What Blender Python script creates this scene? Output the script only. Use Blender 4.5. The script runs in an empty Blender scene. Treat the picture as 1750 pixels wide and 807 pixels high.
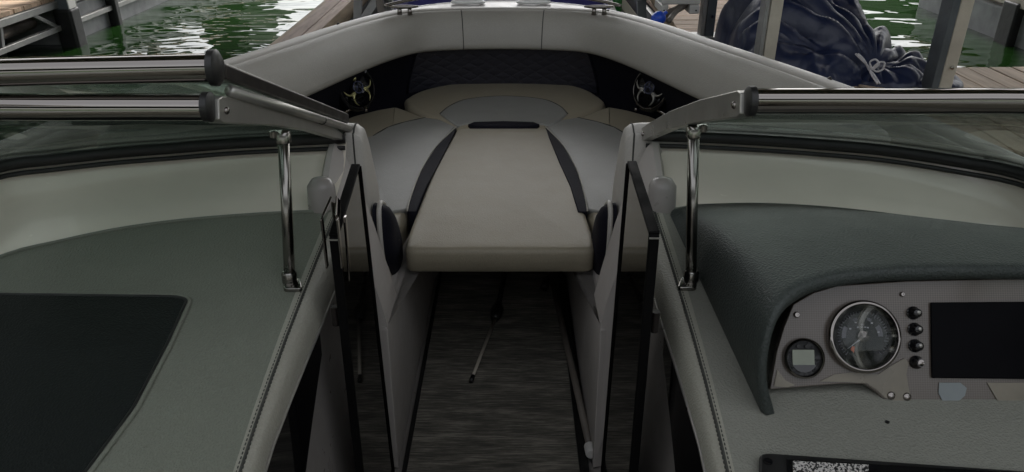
import bpy, math, random
import numpy as np
from mathutils import Vector, Matrix
random.seed(4)
sc = bpy.context.scene
col = sc.collection
R = math.radians

# ------------------------------------------------------------------ frames
# The boat floats trimmed 2 degrees bow-down, so it has its own frame (camera pitch 25 there,
# 27 in the level frame of the docks).  at() turns a picture point into a point on a chosen plane.
F = 1300.0
CAM = Vector((0.04, 0.0, 1.3))
TRIM = R(-2.0)
def ray(px, py, pitch):
    C, S = math.cos(R(pitch)), math.sin(R(pitch))
    a, b = (px - 875) / F, (403.5 - py) / F
    return Vector((a, C + b * S, -S + b * C))
def at(px, py, x=None, y=None, z=None, pitch=25.0):
    r = ray(px, py, pitch)
    if z is not None: t = (z - CAM.z) / r.z
    elif y is not None: t = y / r.y
    else: t = (x - CAM.x) / r.x
    return CAM + r * t
def dk(px, py, x=None, y=None, z=None):
    return at(px, py, x, y, z, 27.0)
def on_plane(px, py, p0, n):
    r = ray(px, py, 25.0)
    return CAM + r * ((Vector(p0) - CAM).dot(n) / r.dot(n))
CP0 = Vector((0, 1.36, 0.705)); CPN = Vector((0, -0.15, 1)).normalized()     # sloping console tops
def con(px, py): return on_plane(px, py, CP0, CPN)
def conz(y): return 0.705 + 0.15 * (y - 1.36)

# ------------------------------------------------------------------ helpers
def tag(o, label=None, cat=None, group=None, kind=None):
    if label: o['label'] = label
    if cat: o['category'] = cat
    if group: o['group'] = group
    if kind: o['kind'] = kind
    return o
def empty(name, loc=(0, 0, 0)):
    o = bpy.data.objects.new(name, None); col.objects.link(o)
    o.location = loc; o.empty_display_size = 0.1
    return o
def spline(pts, n, closed=False):
    P = [Vector(p) for p in pts]; m = len(P); out = []
    segs = m if closed else m - 1
    for k in range(n if closed else n + 1):
        t = k / n * segs; i = min(int(t), segs - 1); f = t - i
        if closed: a, b, c, d = P[(i-1) % m], P[i % m], P[(i+1) % m], P[(i+2) % m]
        else: a, b, c, d = P[max(i-1, 0)], P[i], P[i+1], P[min(i+2, m-1)]
        out.append(0.5 * ((2*b) + (c-a)*f + (2*a-5*b+4*c-d)*f*f + (3*b-a-3*c+d)*f**3))
    return out
def resample(pts, n):
    P = [Vector(p) for p in pts]; L = [0]
    for a, b in zip(P, P[1:]): L.append(L[-1] + (b-a).length)
    out = []; j = 0
    for k in range(n + 1):
        s = L[-1] * k / n
        while j < len(P) - 2 and L[j+1] < s: j += 1
        f = (s - L[j]) / max(L[j+1] - L[j], 1e-9)
        out.append(P[j].lerp(P[j+1], min(max(f, 0), 1)))
    return out
class MB:
    def __init__(s): s.v = []; s.f = []
    def add(s, vs, fs):
        o = len(s.v); s.v += [Vector(v) for v in vs]; s.f += [[i + o for i in f] for f in fs]; return s
    def box(s, x0, x1, y0, y1, z0, z1, M=None):
        vs = [Vector((x, y, z)) for z in (z0, z1) for y in (y0, y1) for x in (x0, x1)]
        if M: vs = [M @ v for v in vs]
        return s.add(vs, [(0,2,3,1),(4,5,7,6),(0,1,5,4),(2,6,7,3),(0,4,6,2),(1,3,7,5)])
    def beam(s, a, b, w, h, up=(0, 0, 1)):
        a, b = Vector(a), Vector(b); d = (b-a).normalized(); u = d.cross(Vector(up)).normalized(); n = u.cross(d)
        vs = [p + u*i*w/2 + n*j*h/2 for p in (a, b) for i, j in ((-1,-1),(1,-1),(1,1),(-1,1))]
        return s.add(vs, [(0,3,2,1),(4,5,6,7),(0,1,5,4),(1,2,6,5),(2,3,7,6),(3,0,4,7)])
    def tube(s, pts, r, seg=12, cap=True, closed=False, flat=1.0):
        P = [Vector(p) for p in pts]; n = len(P); rs = r if isinstance(r, (list, tuple)) else [r]*n
        d0 = (P[1]-P[0]).normalized(); u = d0.orthogonal().normalized()
        if abs(d0.z) < 0.9: u = d0.cross(Vector((0,0,1))).normalized()
        vs = []
        for i in range(n):
            d = (P[(i+1) % n]-P[i-1]) if closed else (P[min(i+1,n-1)]-P[max(i-1,0)])
            d.normalize(); u = (u - d*u.dot(d)).normalized(); w = u.cross(d)
            for k in range(seg):
                a = 2*math.pi*k/seg; vs.append(P[i] + (u*math.cos(a) + w*math.sin(a)*flat)*rs[i])
        fs = []
        for i in range(n if closed else n-1):
            for k in range(seg):
                j = (i+1) % n; fs.append((i*seg+k, j*seg+k, j*seg+(k+1) % seg, i*seg+(k+1) % seg))
        if cap and not closed: fs += [tuple(range(seg)), tuple((n-1)*seg+k for k in reversed(range(seg)))]
        return s.add(vs, fs)
    def lathe(s, prof, M, seg=32, caps=True):            # prof: (radius, height) in M's frame, axis z
        vs = []; n = len(prof)
        for (r, h) in prof:
            for k in range(seg):
                a = 2*math.pi*k/seg; vs.append(M @ Vector((r*math.cos(a), r*math.sin(a), h)))
        fs = [(i*seg+k, i*seg+(k+1) % seg, (i+1)*seg+(k+1) % seg, (i+1)*seg+k) for i in range(n-1) for k in range(seg)]
        if caps and prof[0][0] > 1e-6: fs.append(tuple(reversed(range(seg))))
        if caps and prof[-1][0] > 1e-6: fs.append(tuple((n-1)*seg+k for k in range(seg)))
        return s.add(vs, fs)
    def grid(s, rows):
        m = len(rows[0]); vs = [p for r in rows for p in r]
        return s.add(vs, [(i*m+k, i*m+k+1, (i+1)*m+k+1, (i+1)*m+k) for i in range(len(rows)-1) for k in range(m-1)])
    def prism(s, pts, off):                   # flat outline extruded by vector off
        P = [Vector(p) for p in pts]; n = len(P); off = Vector(off)
        return s.add(P + [p + off for p in P], [tuple(reversed(range(n))), tuple(n+i for i in range(n))] +
                     [(i, (i+1) % n, n+(i+1) % n, n+i) for i in range(n)])
    def build(s, name, mat, parent=None, smooth=40, bevel=0, sub=0, solid=0, segs=3):
        me = bpy.data.meshes.new(name); me.from_pydata([tuple(v) for v in s.v], [], s.f); me.update()
        import bmesh
        bm = bmesh.new(); bm.from_mesh(me)
        bmesh.ops.remove_doubles(bm, verts=bm.verts, dist=1e-6)
        bmesh.ops.recalc_face_normals(bm, faces=bm.faces); bm.to_mesh(me); bm.free()
        if smooth:
            for p in me.polygons: p.use_smooth = True
            if smooth < 180: me.set_sharp_from_angle(angle=R(smooth))
        me.materials.append(mat)
        o = bpy.data.objects.new(name, me); col.objects.link(o)
        if parent: o.parent = parent
        if solid:
            m = o.modifiers.new('s', 'SOLIDIFY'); m.thickness = solid; m.offset = 0
        if bevel:
            m = o.modifiers.new('b', 'BEVEL'); m.width = bevel; m.segments = segs; m.limit_method = 'ANGLE'; m.angle_limit = R(35); m.harden_normals = bool(smooth)
        if sub:
            m = o.modifiers.new('u', 'SUBSURF'); m.levels = m.render_levels = sub
        return o
def offset_in(P, d):                         # inset a closed CCW outline
    n = len(P); out = []
    for i in range(n):
        a, b, c = P[i-1], P[i], P[(i+1) % n]
        e1 = (b-a); e2 = (c-b); e1.z = e2.z = 0; e1.normalize(); e2.normalize()
        n1 = Vector((-e1.y, e1.x, 0)); n2 = Vector((-e2.y, e2.x, 0)); m = (n1+n2)
        if m.length < 1e-6: m = n1
        m.normalize(); k = 1/max(m.dot(n1), 0.5)
        out.append(b + m*d*k)
    return out
def ccw(P):
    A = sum(P[i-1].x*P[i].y - P[i].x*P[i-1].y for i in range(len(P)))
    return P if A > 0 else list(reversed(P))
def round_outline(pts, r, seg=5):
    P = [Vector((p[0], p[1], 0)) for p in pts]; out = []; n = len(P)
    for i in range(n):
        a, b, c = P[i-1], P[i], P[(i+1) % n]
        rr = min(r, (a-b).length*0.45, (c-b).length*0.45)
        s, e = b + (a-b).normalized()*rr, b + (c-b).normalized()*rr
        for k in range(seg+1):
            t = k/seg; out.append((s*(1-t)+b*t)*(1-t) + (b*(1-t)+e*t)*t)
    return out
def cushion(mb, outline, ztop, thick, r, crown=0.0, zfun=None):
    P = ccw([Vector((p[0], p[1], 0)) for p in outline]); n = len(P); rings = []
    z0 = ztop - thick
    rings.append([(p, z0) for p in offset_in(P, r*0.6)]); rings.append([(p, z0 + r*0.35) for p in offset_in(P, r*0.08)])
    for k in range(6):
        a = math.pi/2*k/5; q = offset_in(P, r*(1-math.cos(a))); rings.append([(p, ztop - r + r*math.sin(a)) for p in q])
    vs = []; fs = []
    for ring in rings:
        for p, z in ring: vs.append(Vector((p.x, p.y, z)))
    for i in range(len(rings)-1):
        for k in range(n): fs.append((i*n+k, i*n+(k+1) % n, (i+1)*n+(k+1) % n, (i+1)*n+k))
    last = len(rings)-1
    if crown:
        c = sum((vs[last*n+k] for k in range(n)), Vector())/n; prev = last
        for s_ in (0.93, 0.82, 0.65, 0.45, 0.22):
            for k in range(n):
                p = c.lerp(vs[last*n+k], s_); p.z = ztop + crown*(1-s_**2.2); vs.append(p)
            for k in range(n): fs.append((prev*n+k, prev*n+(k+1) % n, (prev+1)*n+(k+1) % n, (prev+1)*n+k))
            prev += 1
        vs.append(Vector((c.x, c.y, ztop+crown)))
        for k in range(n): fs.append((prev*n+k, prev*n+(k+1) % n, len(vs)-1))
    else: fs.append(tuple(last*n+k for k in range(n)))
    fs.append(tuple(reversed(range(n))))
    if zfun:
        for v in vs: v.z += zfun(v)
    return mb.add(vs, fs)

# ------------------------------------------------------------------ materials
def newmat(name):
    m = bpy.data.materials.new(name); m.use_nodes = True; nt = m.node_tree
    return m, nt, nt.nodes['Principled BSDF']
def N(nt, t, **kw):
    n = nt.nodes.new(t)
    for k, v in kw.items():
        if k in n.inputs.keys() if isinstance(k, str) else False: n.inputs[k].default_value = v
        else: setattr(n, k, v)
    return n
def coords(nt, scale=(1, 1, 1), rot=(0, 0, 0)):
    tc = N(nt, 'ShaderNodeTexCoord'); mp = N(nt, 'ShaderNodeMapping'); mp.inputs['Scale'].default_value = scale; mp.inputs['Rotation'].default_value = rot
    nt.links.new(tc.outputs['Object'], mp.inputs[0]); return mp.outputs[0]
def noise(nt, vec, scale, detail=4, rough=0.55):
    n = N(nt, 'ShaderNodeTexNoise'); n.inputs['Scale'].default_value = scale; n.inputs['Detail'].default_value = detail; n.inputs['Roughness'].default_value = rough
    nt.links.new(vec, n.inputs['Vector']); return n.outputs['Fac']
def ramp(nt, fac, stops):
    r = N(nt, 'ShaderNodeValToRGB'); nt.links.new(fac, r.inputs[0]); e = r.color_ramp.elements
    while len(e) < len(stops): e.new(0.5)
    for i, (p, c) in enumerate(stops):
        e[i].position = p; e[i].color = (c[0], c[1], c[2], 1) if not isinstance(c, (int, float)) else (c, c, c, 1)
    return r.outputs[0]
def bump(nt, bsdf, h, strength, dist, chain=None):
    b = N(nt, 'ShaderNodeBump'); b.inputs['Strength'].default_value = strength; b.inputs['Distance'].default_value = dist
    nt.links.new(h, b.inputs['Height'])
    if chain: nt.links.new(chain, b.inputs['Normal'])
    nt.links.new(b.outputs[0], bsdf.inputs['Normal']); return b.outputs[0]
def sc3(c, k): return tuple(min(x*k, 1) for x in c)
def vinyl(name, c, rough=0.5, var=0.12, grain=260, gstr=0.25, wr=0.0012, spec=0.4):
    m, nt, b = newmat(name); v = coords(nt)
    f0 = noise(nt, v, 3.0, 5); fm = N(nt, 'ShaderNodeMix'); fm.inputs[0].default_value = 0.5; nt.links.new(f0, fm.inputs[2]); nt.links.new(noise(nt, v, 230, 3, 0.7), fm.inputs[3]); f = fm.outputs[0]
    nt.links.new(ramp(nt, f, [(0.36, sc3(c, 1-var*1.6)), (0.64, sc3(c, 1+var*1.6))]), b.inputs['Base Color'])
    b.inputs['Roughness'].default_value = rough; b.inputs['Specular IOR Level'].default_value = spec
    big = bump(nt, b, noise(nt, v, 9, 3), 0.5, wr*2)
    vo = N(nt, 'ShaderNodeTexVoronoi'); vo.inputs['Scale'].default_value = grain; nt.links.new(v, vo.inputs['Vector'])
    bump(nt, b, vo.outputs['Distance'], gstr, 0.0012, big)
    r2 = ramp(nt, noise(nt, v, 14, 4), [(0.3, rough-0.025), (0.7, rough+0.03)]); nt.links.new(r2, b.inputs['Roughness'])
    return m
def plain(name, c, rough=0.5, metal=0.0, spec=0.5, coat=0.0, bmp=0.0, bs=40, var=0.06):
    m, nt, b = newmat(name); v = coords(nt)
    nt.links.new(ramp(nt, noise(nt, v, 7, 5), [(0.3, sc3(c, 1-var)), (0.7, sc3(c, 1+var))]), b.inputs['Base Color'])
    b.inputs['Metallic'].default_value = metal; b.inputs['Specular IOR Level'].default_value = spec; b.inputs['Coat Weight'].default_value = coat
    nt.links.new(ramp(nt, noise(nt, v, 22, 5), [(0.3, max(rough*0.75, 0.01)), (0.75, min(rough*1.3, 1))]), b.inputs['Roughness'])
    if bmp: bump(nt, b, noise(nt, v, bs, 4), bmp, 0.01)
    return m
M = {}
M['tan'] = vinyl('tan_vinyl', (0.30, 0.268, 0.198), 0.48, 0.05)
M['grey'] = vinyl('grey_vinyl', (0.255, 0.255, 0.235), 0.45, 0.06)
M['bolster'] = vinyl('bolster_vinyl', (0.36, 0.345, 0.305), 0.42, 0.06)
M['band'] = vinyl('band_vinyl', (0.42, 0.40, 0.36), 0.45, 0.05)
M['cream'] = vinyl('cream_vinyl', (0.50, 0.48, 0.44), 0.42, 0.05)
M['navy'] = vinyl('navy_vinyl', (0.012, 0.012, 0.018), 0.65, 0.15, spec=0.08)
M['console'] = vinyl('console_vinyl', (0.185, 0.198, 0.160), 0.52, 0.06, 300, 0.8, 0.001)
M['side'] = vinyl('console_side_vinyl', (0.34, 0.335, 0.28), 0.45, 0.06, 300, 0.6, 0.001)
M['helmtop'] = vinyl('helm_top_vinyl', (0.235, 0.238, 0.205), 0.5, 0.05, 300, 0.8, 0.001)
M['hood'] = vinyl('hood_vinyl', (0.042, 0.051, 0.047), 0.46, 0.12, 300, 0.9, 0.001)
M['lid'] = vinyl('lid_vinyl', (0.009, 0.012, 0.011), 0.6, 0.15, 300, 0.7, 0.001, 0.2)
M['thread'] = plain('thread', (0.05, 0.052, 0.045), 0.8)
M['thread_light'] = plain('pale_thread', (0.45, 0.43, 0.38), 0.8)
M['gel'] = plain('gelcoat', (0.84, 0.78, 0.67), 0.22, coat=0.3, var=0.03)
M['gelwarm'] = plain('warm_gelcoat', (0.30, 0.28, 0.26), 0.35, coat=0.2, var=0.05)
M['liner'] = plain('satin_liner', (0.46, 0.43, 0.40), 0.65, spec=0.25, var=0.04)
M['white'] = plain('white_gelcoat', (0.82, 0.82, 0.80), 0.25, coat=0.3, var=0.03)
M['chrome'] = plain('chrome', (0.26, 0.24, 0.225), 0.07, 1.0, var=0.02)
M['post_metal'] = plain('brushed_tube', (0.27, 0.26, 0.24), 0.2, 1.0, var=0.05)
M['alu'] = plain('satin_aluminium', (0.40, 0.39, 0.36), 0.35, 0.7, bmp=0.05, bs=200)
M['rubber'] = plain('rubber', (0.012, 0.012, 0.012), 0.45, bmp=0.1)
M['black'] = plain('black_plastic', (0.01, 0.01, 0.011), 0.3)
M['matte'] = plain('matte_black', (0.004, 0.004, 0.004), 0.6, spec=0.08)
M['screen'] = plain('screen_glass', (0.003, 0.003, 0.004), 0.15, spec=0.03, var=0.02)
M['gloss'] = plain('gloss_black', (0.006, 0.006, 0.007), 0.04, spec=0.6, var=0.02)
M['acrylic'] = plain('smoked_acrylic', (0.006, 0.0055, 0.005), 0.03, spec=0.6, var=0.02)
M['dark_rail'] = plain('dark_rail', (0.035, 0.03, 0.028), 0.35, 0.6)
M['yellow'] = plain('pale_gold', (0.55, 0.52, 0.25), 0.3, 0.8)
M['indigo'] = plain('indigo_emblem', (0.09, 0.10, 0.17), 0.3, 0.3)
M['orange'] = plain('orange_mark', (0.75, 0.14, 0.04), 0.5)
M['lcd'] = plain('lcd', (0.20, 0.22, 0.17), 0.2, var=0.25)
M['dial'] = plain('dial_print', (0.22, 0.22, 0.25), 0.5, var=0.2)
M['dialpale'] = plain('dial_pale', (0.65, 0.65, 0.7), 0.4)
M['film_glare_blue'] = plain('film_glare_blue', (0.20, 0.225, 0.23), 0.35, var=0.2)  # pale helm patch colours: film, with panel reflections painted in
M['film_glare_tan'] = plain('film_glare_tan', (0.20, 0.18, 0.14), 0.3, var=0.25)
M['steel'] = plain('galvanised_steel', (0.30, 0.30, 0.29), 0.5, 0.5, bmp=0.1, bs=60, var=0.18)
M['steeldark'] = plain('dark_steel', (0.10, 0.115, 0.125), 0.5, 0.3, var=0.2)
M['post'] = plain('weathered_post', (0.52, 0.48, 0.40), 0.6, 0.1, bmp=0.15, bs=60, var=0.15)
M['float'] = plain('float_plastic', (0.27, 0.275, 0.28), 0.45, bmp=0.3, bs=6, var=0.25)
M['bluecanvas'] = plain('blue_canvas', (0.045, 0.04, 0.20), 0.6, bmp=0.3, bs=12, var=0.2)
M['whiteplastic'] = plain('white_plastic', (0.62, 0.61, 0.58), 0.4, var=0.08)
M['blueplastic'] = plain('blue_plastic', (0.02, 0.09, 0.62), 0.3)
M['greenglass'] = plain('green_glass', (0.02, 0.13, 0.03), 0.12)
M['pipe'] = plain('grey_pipe', (0.16, 0.14, 0.12), 0.5, var=0.3)
M['rope'] = plain('rope', (0.72, 0.70, 0.72), 0.8, bmp=0.8, bs=160)
M['roof'] = plain('roof_underside', (0.34, 0.34, 0.32), 0.7, 0.0, var=0.1)
M['hill'] = plain('hill_trees', (0.03, 0.055, 0.02), 0.9, var=0.4)

m, nt, b = newmat('quilted_vinyl'); M['quilt'] = m
v = coords(nt, (1, 1, 1))
cx = N(nt, 'ShaderNodeSeparateXYZ'); nt.links.new(v, cx.inputs[0])
def mth(op, a, b_=None, c_=None):
    n = N(nt, 'ShaderNodeMath', operation=op)
    for i, x in enumerate((a, b_, c_)):
        if x is None: continue
        if isinstance(x, (int, float)): n.inputs[i].default_value = x
        else: nt.links.new(x, n.inputs[i])
    return n.outputs[0]
s1 = mth('ABSOLUTE', mth('SINE', mth('MULTIPLY', mth('ADD', mth('MULTIPLY', cx.outputs[0], 0.62), cx.outputs[2]), 70)))
s2 = mth('ABSOLUTE', mth('SINE', mth('MULTIPLY', mth('SUBTRACT', mth('MULTIPLY', cx.outputs[0], 0.62), cx.outputs[2]), 70)))
q = mth('POWER', mth('MINIMUM', s1, s2), 0.45)
b.inputs['Base Color'].default_value = (0.030, 0.030, 0.040, 1); b.inputs['Roughness'].default_value = 0.42
bump(nt, b, q, 0.7, 0.004)

m, nt, b = newmat('woven_mat'); M['mat'] = m
v = coords(nt, (13, 240, 1)); f = noise(nt, v, 1.0, 4, 0.75)
v2 = coords(nt, (5, 30, 1)); f2 = noise(nt, v2, 1.0, 3)
mx = N(nt, 'ShaderNodeMath', operation='MULTIPLY_ADD'); nt.links.new(f, mx.inputs[0]); mx.inputs[1].default_value = 2.0
nt.links.new(f2, mx.inputs[2]); mx2 = N(nt, 'ShaderNodeMath', operation='MULTIPLY'); nt.links.new(mx.outputs[0], mx2.inputs[0]); mx2.inputs[1].default_value = 0.333
nt.links.new(ramp(nt, mx2.outputs[0], [(0.34, (0.035, 0.038, 0.032)), (0.50, (0.15, 0.14, 0.118)), (0.62, (0.36, 0.335, 0.28))]), b.inputs['Base Color'])
b.inputs['Roughness'].default_value = 0.75; bump(nt, b, f, 0.6, 0.002)

m, nt, b = newmat('weave_panel'); M['weave'] = m
v = coords(nt, (1, 1, 1), (R(-30), 0, R(45)))
ck = N(nt, 'ShaderNodeTexChecker'); ck.inputs['Scale'].default_value = 420
v = coords(nt, (1, 0.0, 1.2)); mp2 = N(nt, 'ShaderNodeMapping'); mp2.inputs['Rotation'].default_value = (0, R(45), 0); nt.links.new(v, mp2.inputs[0]); nt.links.new(mp2.outputs[0], ck.inputs['Vector'])
ck.inputs['Color1'].default_value = (0.085, 0.070, 0.058, 1); ck.inputs['Color2'].default_value = (0.125, 0.106, 0.088, 1)
nt.links.new(ck.outputs[0], b.inputs['Base Color']); b.inputs['Roughness'].default_value = 0.3; b.inputs['Coat Weight'].default_value = 0.35; b.inputs['Coat Roughness'].default_value = 0.1

m, nt, b = newmat('speckled_display'); M['speckle'] = m
v = coords(nt); wn = N(nt, 'ShaderNodeTexVoronoi'); wn.inputs['Scale'].default_value = 520; nt.links.new(v, wn.inputs['Vector'])
nt.links.new(ramp(nt, wn.outputs['Color'], [(0.45, (0.02, 0.02, 0.02)), (0.6, (0.6, 0.58, 0.55))]), b.inputs['Base Color']); b.inputs['Roughness'].default_value = 0.3

def glassmat(name, tint, k=1.0, smear=False):
    m = bpy.data.materials.new(name); m.use_nodes = True; nt = m.node_tree; nt.nodes.clear()
    out = N(nt, 'ShaderNodeOutputMaterial'); tr = N(nt, 'ShaderNodeBsdfTransparent'); tr.inputs[0].default_value = (*tint, 1)
    gl = N(nt, 'ShaderNodeBsdfGlossy'); gl.inputs['Roughness'].default_value = 0.02; gl.inputs[0].default_value = (0.8, 0.86, 0.82, 1)
    lw = N(nt, 'ShaderNodeLayerWeight'); lw.inputs[0].default_value = 0.5
    pw = N(nt, 'ShaderNodeMath', operation='POWER'); pw.inputs[1].default_value = 4.0; nt.links.new(lw.outputs['Facing'], pw.inputs[0])
    mu = N(nt, 'ShaderNodeMath', operation='MULTIPLY_ADD'); mu.inputs[1].default_value = 0.9*k; mu.inputs[2].default_value = 0.04*k; nt.links.new(pw.outputs[0], mu.inputs[0])
    mx = N(nt, 'ShaderNodeMixShader'); nt.links.new(mu.outputs[0], mx.inputs[0]); nt.links.new(tr.outputs[0], mx.inputs[1]); nt.links.new(gl.outputs[0], mx.inputs[2])
    # a thin film of dust
    df = N(nt, 'ShaderNodeBsdfDiffuse'); df.inputs[0].default_value = (0.30, 0.36, 0.33, 1)
    v = coords(nt); f = ramp(nt, noise(nt, v, 6, 6), [(0.35, 0.02*k), (0.75, 0.07*k)])
    m2 = N(nt, 'ShaderNodeMixShader'); nt.links.new(f, m2.inputs[0]); nt.links.new(mx.outputs[0], m2.inputs[1]); nt.links.new(df.outputs[0], m2.inputs[2])
    nt.links.new(m2.outputs[0], out.inputs[0]); return m
M['glass'] = glassmat('green_tinted_glass', (0.83, 0.88, 0.85))
M['lens'] = glassmat('gauge_lens', (0.92, 0.92, 0.92), 0.6)

def wood(name, c, along, board, off=0.0):
    m, nt, b = newmat(name)
    s = (2.0, 22, 22) if along == 'x' else (22, 2.0, 22)
    f = noise(nt, coords(nt, s), 1.6, 6, 0.6)
    tc = N(nt, 'ShaderNodeTexCoord'); sp = N(nt, 'ShaderNodeSeparateXYZ'); nt.links.new(tc.outputs['Object'], sp.inputs[0])
    ax = sp.outputs[1] if along == 'x' else sp.outputs[0]
    dv = N(nt, 'ShaderNodeMath', operation='DIVIDE'); nt.links.new(ax, dv.inputs[0]); dv.inputs[1].default_value = board
    fl = N(nt, 'ShaderNodeMath', operation='FLOOR'); nt.links.new(dv.outputs[0], fl.inputs[0])
    wn = N(nt, 'ShaderNodeTexWhiteNoise'); wn.noise_dimensions = '1D'; nt.links.new(fl.outputs[0], wn.inputs['W'])
    colr = ramp(nt, f, [(0.25, sc3(c, 0.55)), (0.5, c), (0.8, sc3(c, 1.3))])
    hv = N(nt, 'ShaderNodeHueSaturation'); nt.links.new(colr, hv.inputs['Color'])
    mr = N(nt, 'ShaderNodeMapRange'); nt.links.new(wn.outputs['Value'], mr.inputs[0]); mr.inputs[3].default_value = 0.72; mr.inputs[4].default_value = 1.22
    nt.links.new(mr.outputs[0], hv.inputs['Value'])
    vk = N(nt, 'ShaderNodeTexVoronoi'); vk.inputs['Scale'].default_value = 3.0; nt.links.new(coords(nt, (1.2, 1.2, 1.2)), vk.inputs['Vector'])
    kn = ramp(nt, vk.outputs['Distance'], [(0.035, 0.35), (0.07, 1.0)])
    mm = N(nt, 'ShaderNodeMix', data_type='RGBA', blend_type='MULTIPLY'); mm.inputs[0].default_value = 1
    nt.links.new(hv.outputs[0], mm.inputs[6]); nt.links.new(kn, mm.inputs[7]); nt.links.new(mm.outputs[2], b.inputs['Base Color'])
    b.inputs['Roughness'].default_value = 0.75; bump(nt, b, f, 0.5, 0.004); return m
M['woodx'] = wood('planks_across', (0.50, 0.365, 0.255), 'x', 0.134)
M['woody'] = wood('planks_along', (0.48, 0.375, 0.28), 'y', 0.11)
M['woodfinger'] = wood('finger_planks', (0.34, 0.26, 0.21), 'y', 0.092)
M['timber'] = wood('timber', (0.34, 0.27, 0.19), 'y', 0.5)

m, nt, b = newmat('water'); M['water'] = m
v = coords(nt, (1.0, 1.35, 1)); 
b.inputs['Base Color'].default_value = (0.006, 0.020, 0.004, 1); b.inputs['Roughness'].default_value = 0.02; b.inputs['IOR'].default_value = 1.36
f1 = noise(nt, v, 1.6, 2, 0.45); n1 = bump(nt, b, f1, 1.0, 0.045)
f2 = noise(nt, coords(nt, (0.8, 1.5, 1)), 5.5, 1, 0.4); n2 = bump(nt, b, f2, 1.0, 0.006, n1)

m, nt, b = newmat('navy_cover'); M['tarp'] = m
v = coords(nt); nt.links.new(ramp(nt, noise(nt, v, 3, 5), [(0.3, (0.007, 0.012, 0.038)), (0.7, (0.014, 0.023, 0.068))]), b.inputs['Base Color'])
b.inputs['Roughness'].default_value = 0.38; 
bump(nt, b, noise(nt, v, 14, 5), 0.4, 0.01)

# ================================================================== THE BOAT
def trimmed(o):
    mat = Matrix.Translation(CAM) @ Matrix.Rotation(TRIM, 4, 'X') @ Matrix.Translation(-CAM)
    loc, rot, _ = (mat @ Matrix.Translation(o.location)).decompose()
    o.location = loc; o.rotation_euler = rot.to_euler()
boat = empty('bowrider_boat')
tag(boat, 'grey and cream open bow motorboat seen from its helm, windshield, consoles and bow seats', 'boat')
trimmed(boat)

half = [(0, 3.415), (0.20, 3.40), (0.375, 3.35), (0.485, 3.25), (0.575, 3.09), (0.657, 2.88), (0.757, 2.57), (0.850, 2.30), (0.94, 2.0), (1.005, 1.7), (1.06, 1.35), (1.10, 0.9), (1.12, 0.2), (1.13, -0.8), (1.12, -2.2)]
full = [Vector((-x, y, 0.8)) for x, y in reversed(half[1:])] + [Vector((x, y, 0.8)) for x, y in half]
CO = resample(spline(full, 400), 260)
def inward(P):
    out = []
    for i in range(len(P)):
        d = P[min(i+1, len(P)-1)] - P[max(i-1, 0)]; d.z = 0; d.normalize(); out.append(Vector((d.y, -d.x, 0)))
    return out
NI = inward(CO)
if NI[130].y > 0: NI = [-n for n in NI]
def rows(prof, sel=None):
    idx = sel if sel is not None else range(len(CO))
    return [[CO[i] + NI[i]*n + Vector((0, 0, z)) for n, z in prof] for i in idx]
fw = [i for i in range(len(CO)) if CO[i].y > 1.42]
aft = [i for i in range(len(CO)) if CO[i].y <= 1.62]
# hull: outer skin goes round the bow ahead of the coaming
hh = [(0, 3.64), (0.15, 3.62), (0.30, 3.54), (0.41, 3.43), (0.51, 3.27), (0.592, 3.09), (0.670, 2.88), (0.769, 2.57), (0.862, 2.30), (0.952, 2.0), (1.017, 1.7), (1.07, 1.35), (1.11, 0.9), (1.13, 0.2), (1.14, -0.8), (1.13, -2.2)]
hf = [Vector((-x, y, 0.8)) for x, y in reversed(hh[1:])] + [Vector((x, y, 0.8)) for x, y in hh]
HU = resample(spline(hf, 400), 260)
hn = inward(HU)
if hn[130].y > 0: hn = [-n for n in hn]
MB().grid([[HU[i] + hn[i]*n + Vector((0, 0, z)) for n, z in ((0.0, -0.012), (-0.012, -0.03), (-0.012, -0.06), (0.0, -0.075), (0.005, -0.35), (0.06, -0.75), (0.20, -1.05), (0.45, -1.2))] for i in range(len(HU))]).build('hull', M['white'], boat, 50)
# keep deck narrow strip on the sides, broad at the bow
dk_rows = []
for i in range(len(CO)):
    j = min(range(len(HU)), key=lambda k: (HU[k]-CO[i]).length) if abs(CO[i].x) > 0.62 else None
    if j is None:
        ang = math.atan2(CO[i].x, CO[i].y-2.6); j = min(range(len(HU)), key=lambda k: abs(math.atan2(HU[k].x, HU[k].y-2.6)-ang) if HU[k].y > 2.6 else 9)
    a, c = HU[j].copy(), CO[i] + NI[i]*0.006
    dk_rows.append([a + Vector((0, 0, -0.012)), a.lerp(c, 0.03) + Vector((0, 0, -0.001)), a.lerp(c, 0.5) + Vector((0, 0, 0.004)), c + Vector((0, 0, 0.002)), c + NI[i]*0.002 - Vector((0, 0, 0.02))])
MB().grid(dk_rows).build('deck', M['gelwarm'], boat, 50)
MB().tube([HU[i] + Vector((0, 0, -0.006)) for i in range(0, len(HU))], 0.008, 8).build('gunwale_trim', M['white'], boat, 180)
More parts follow.
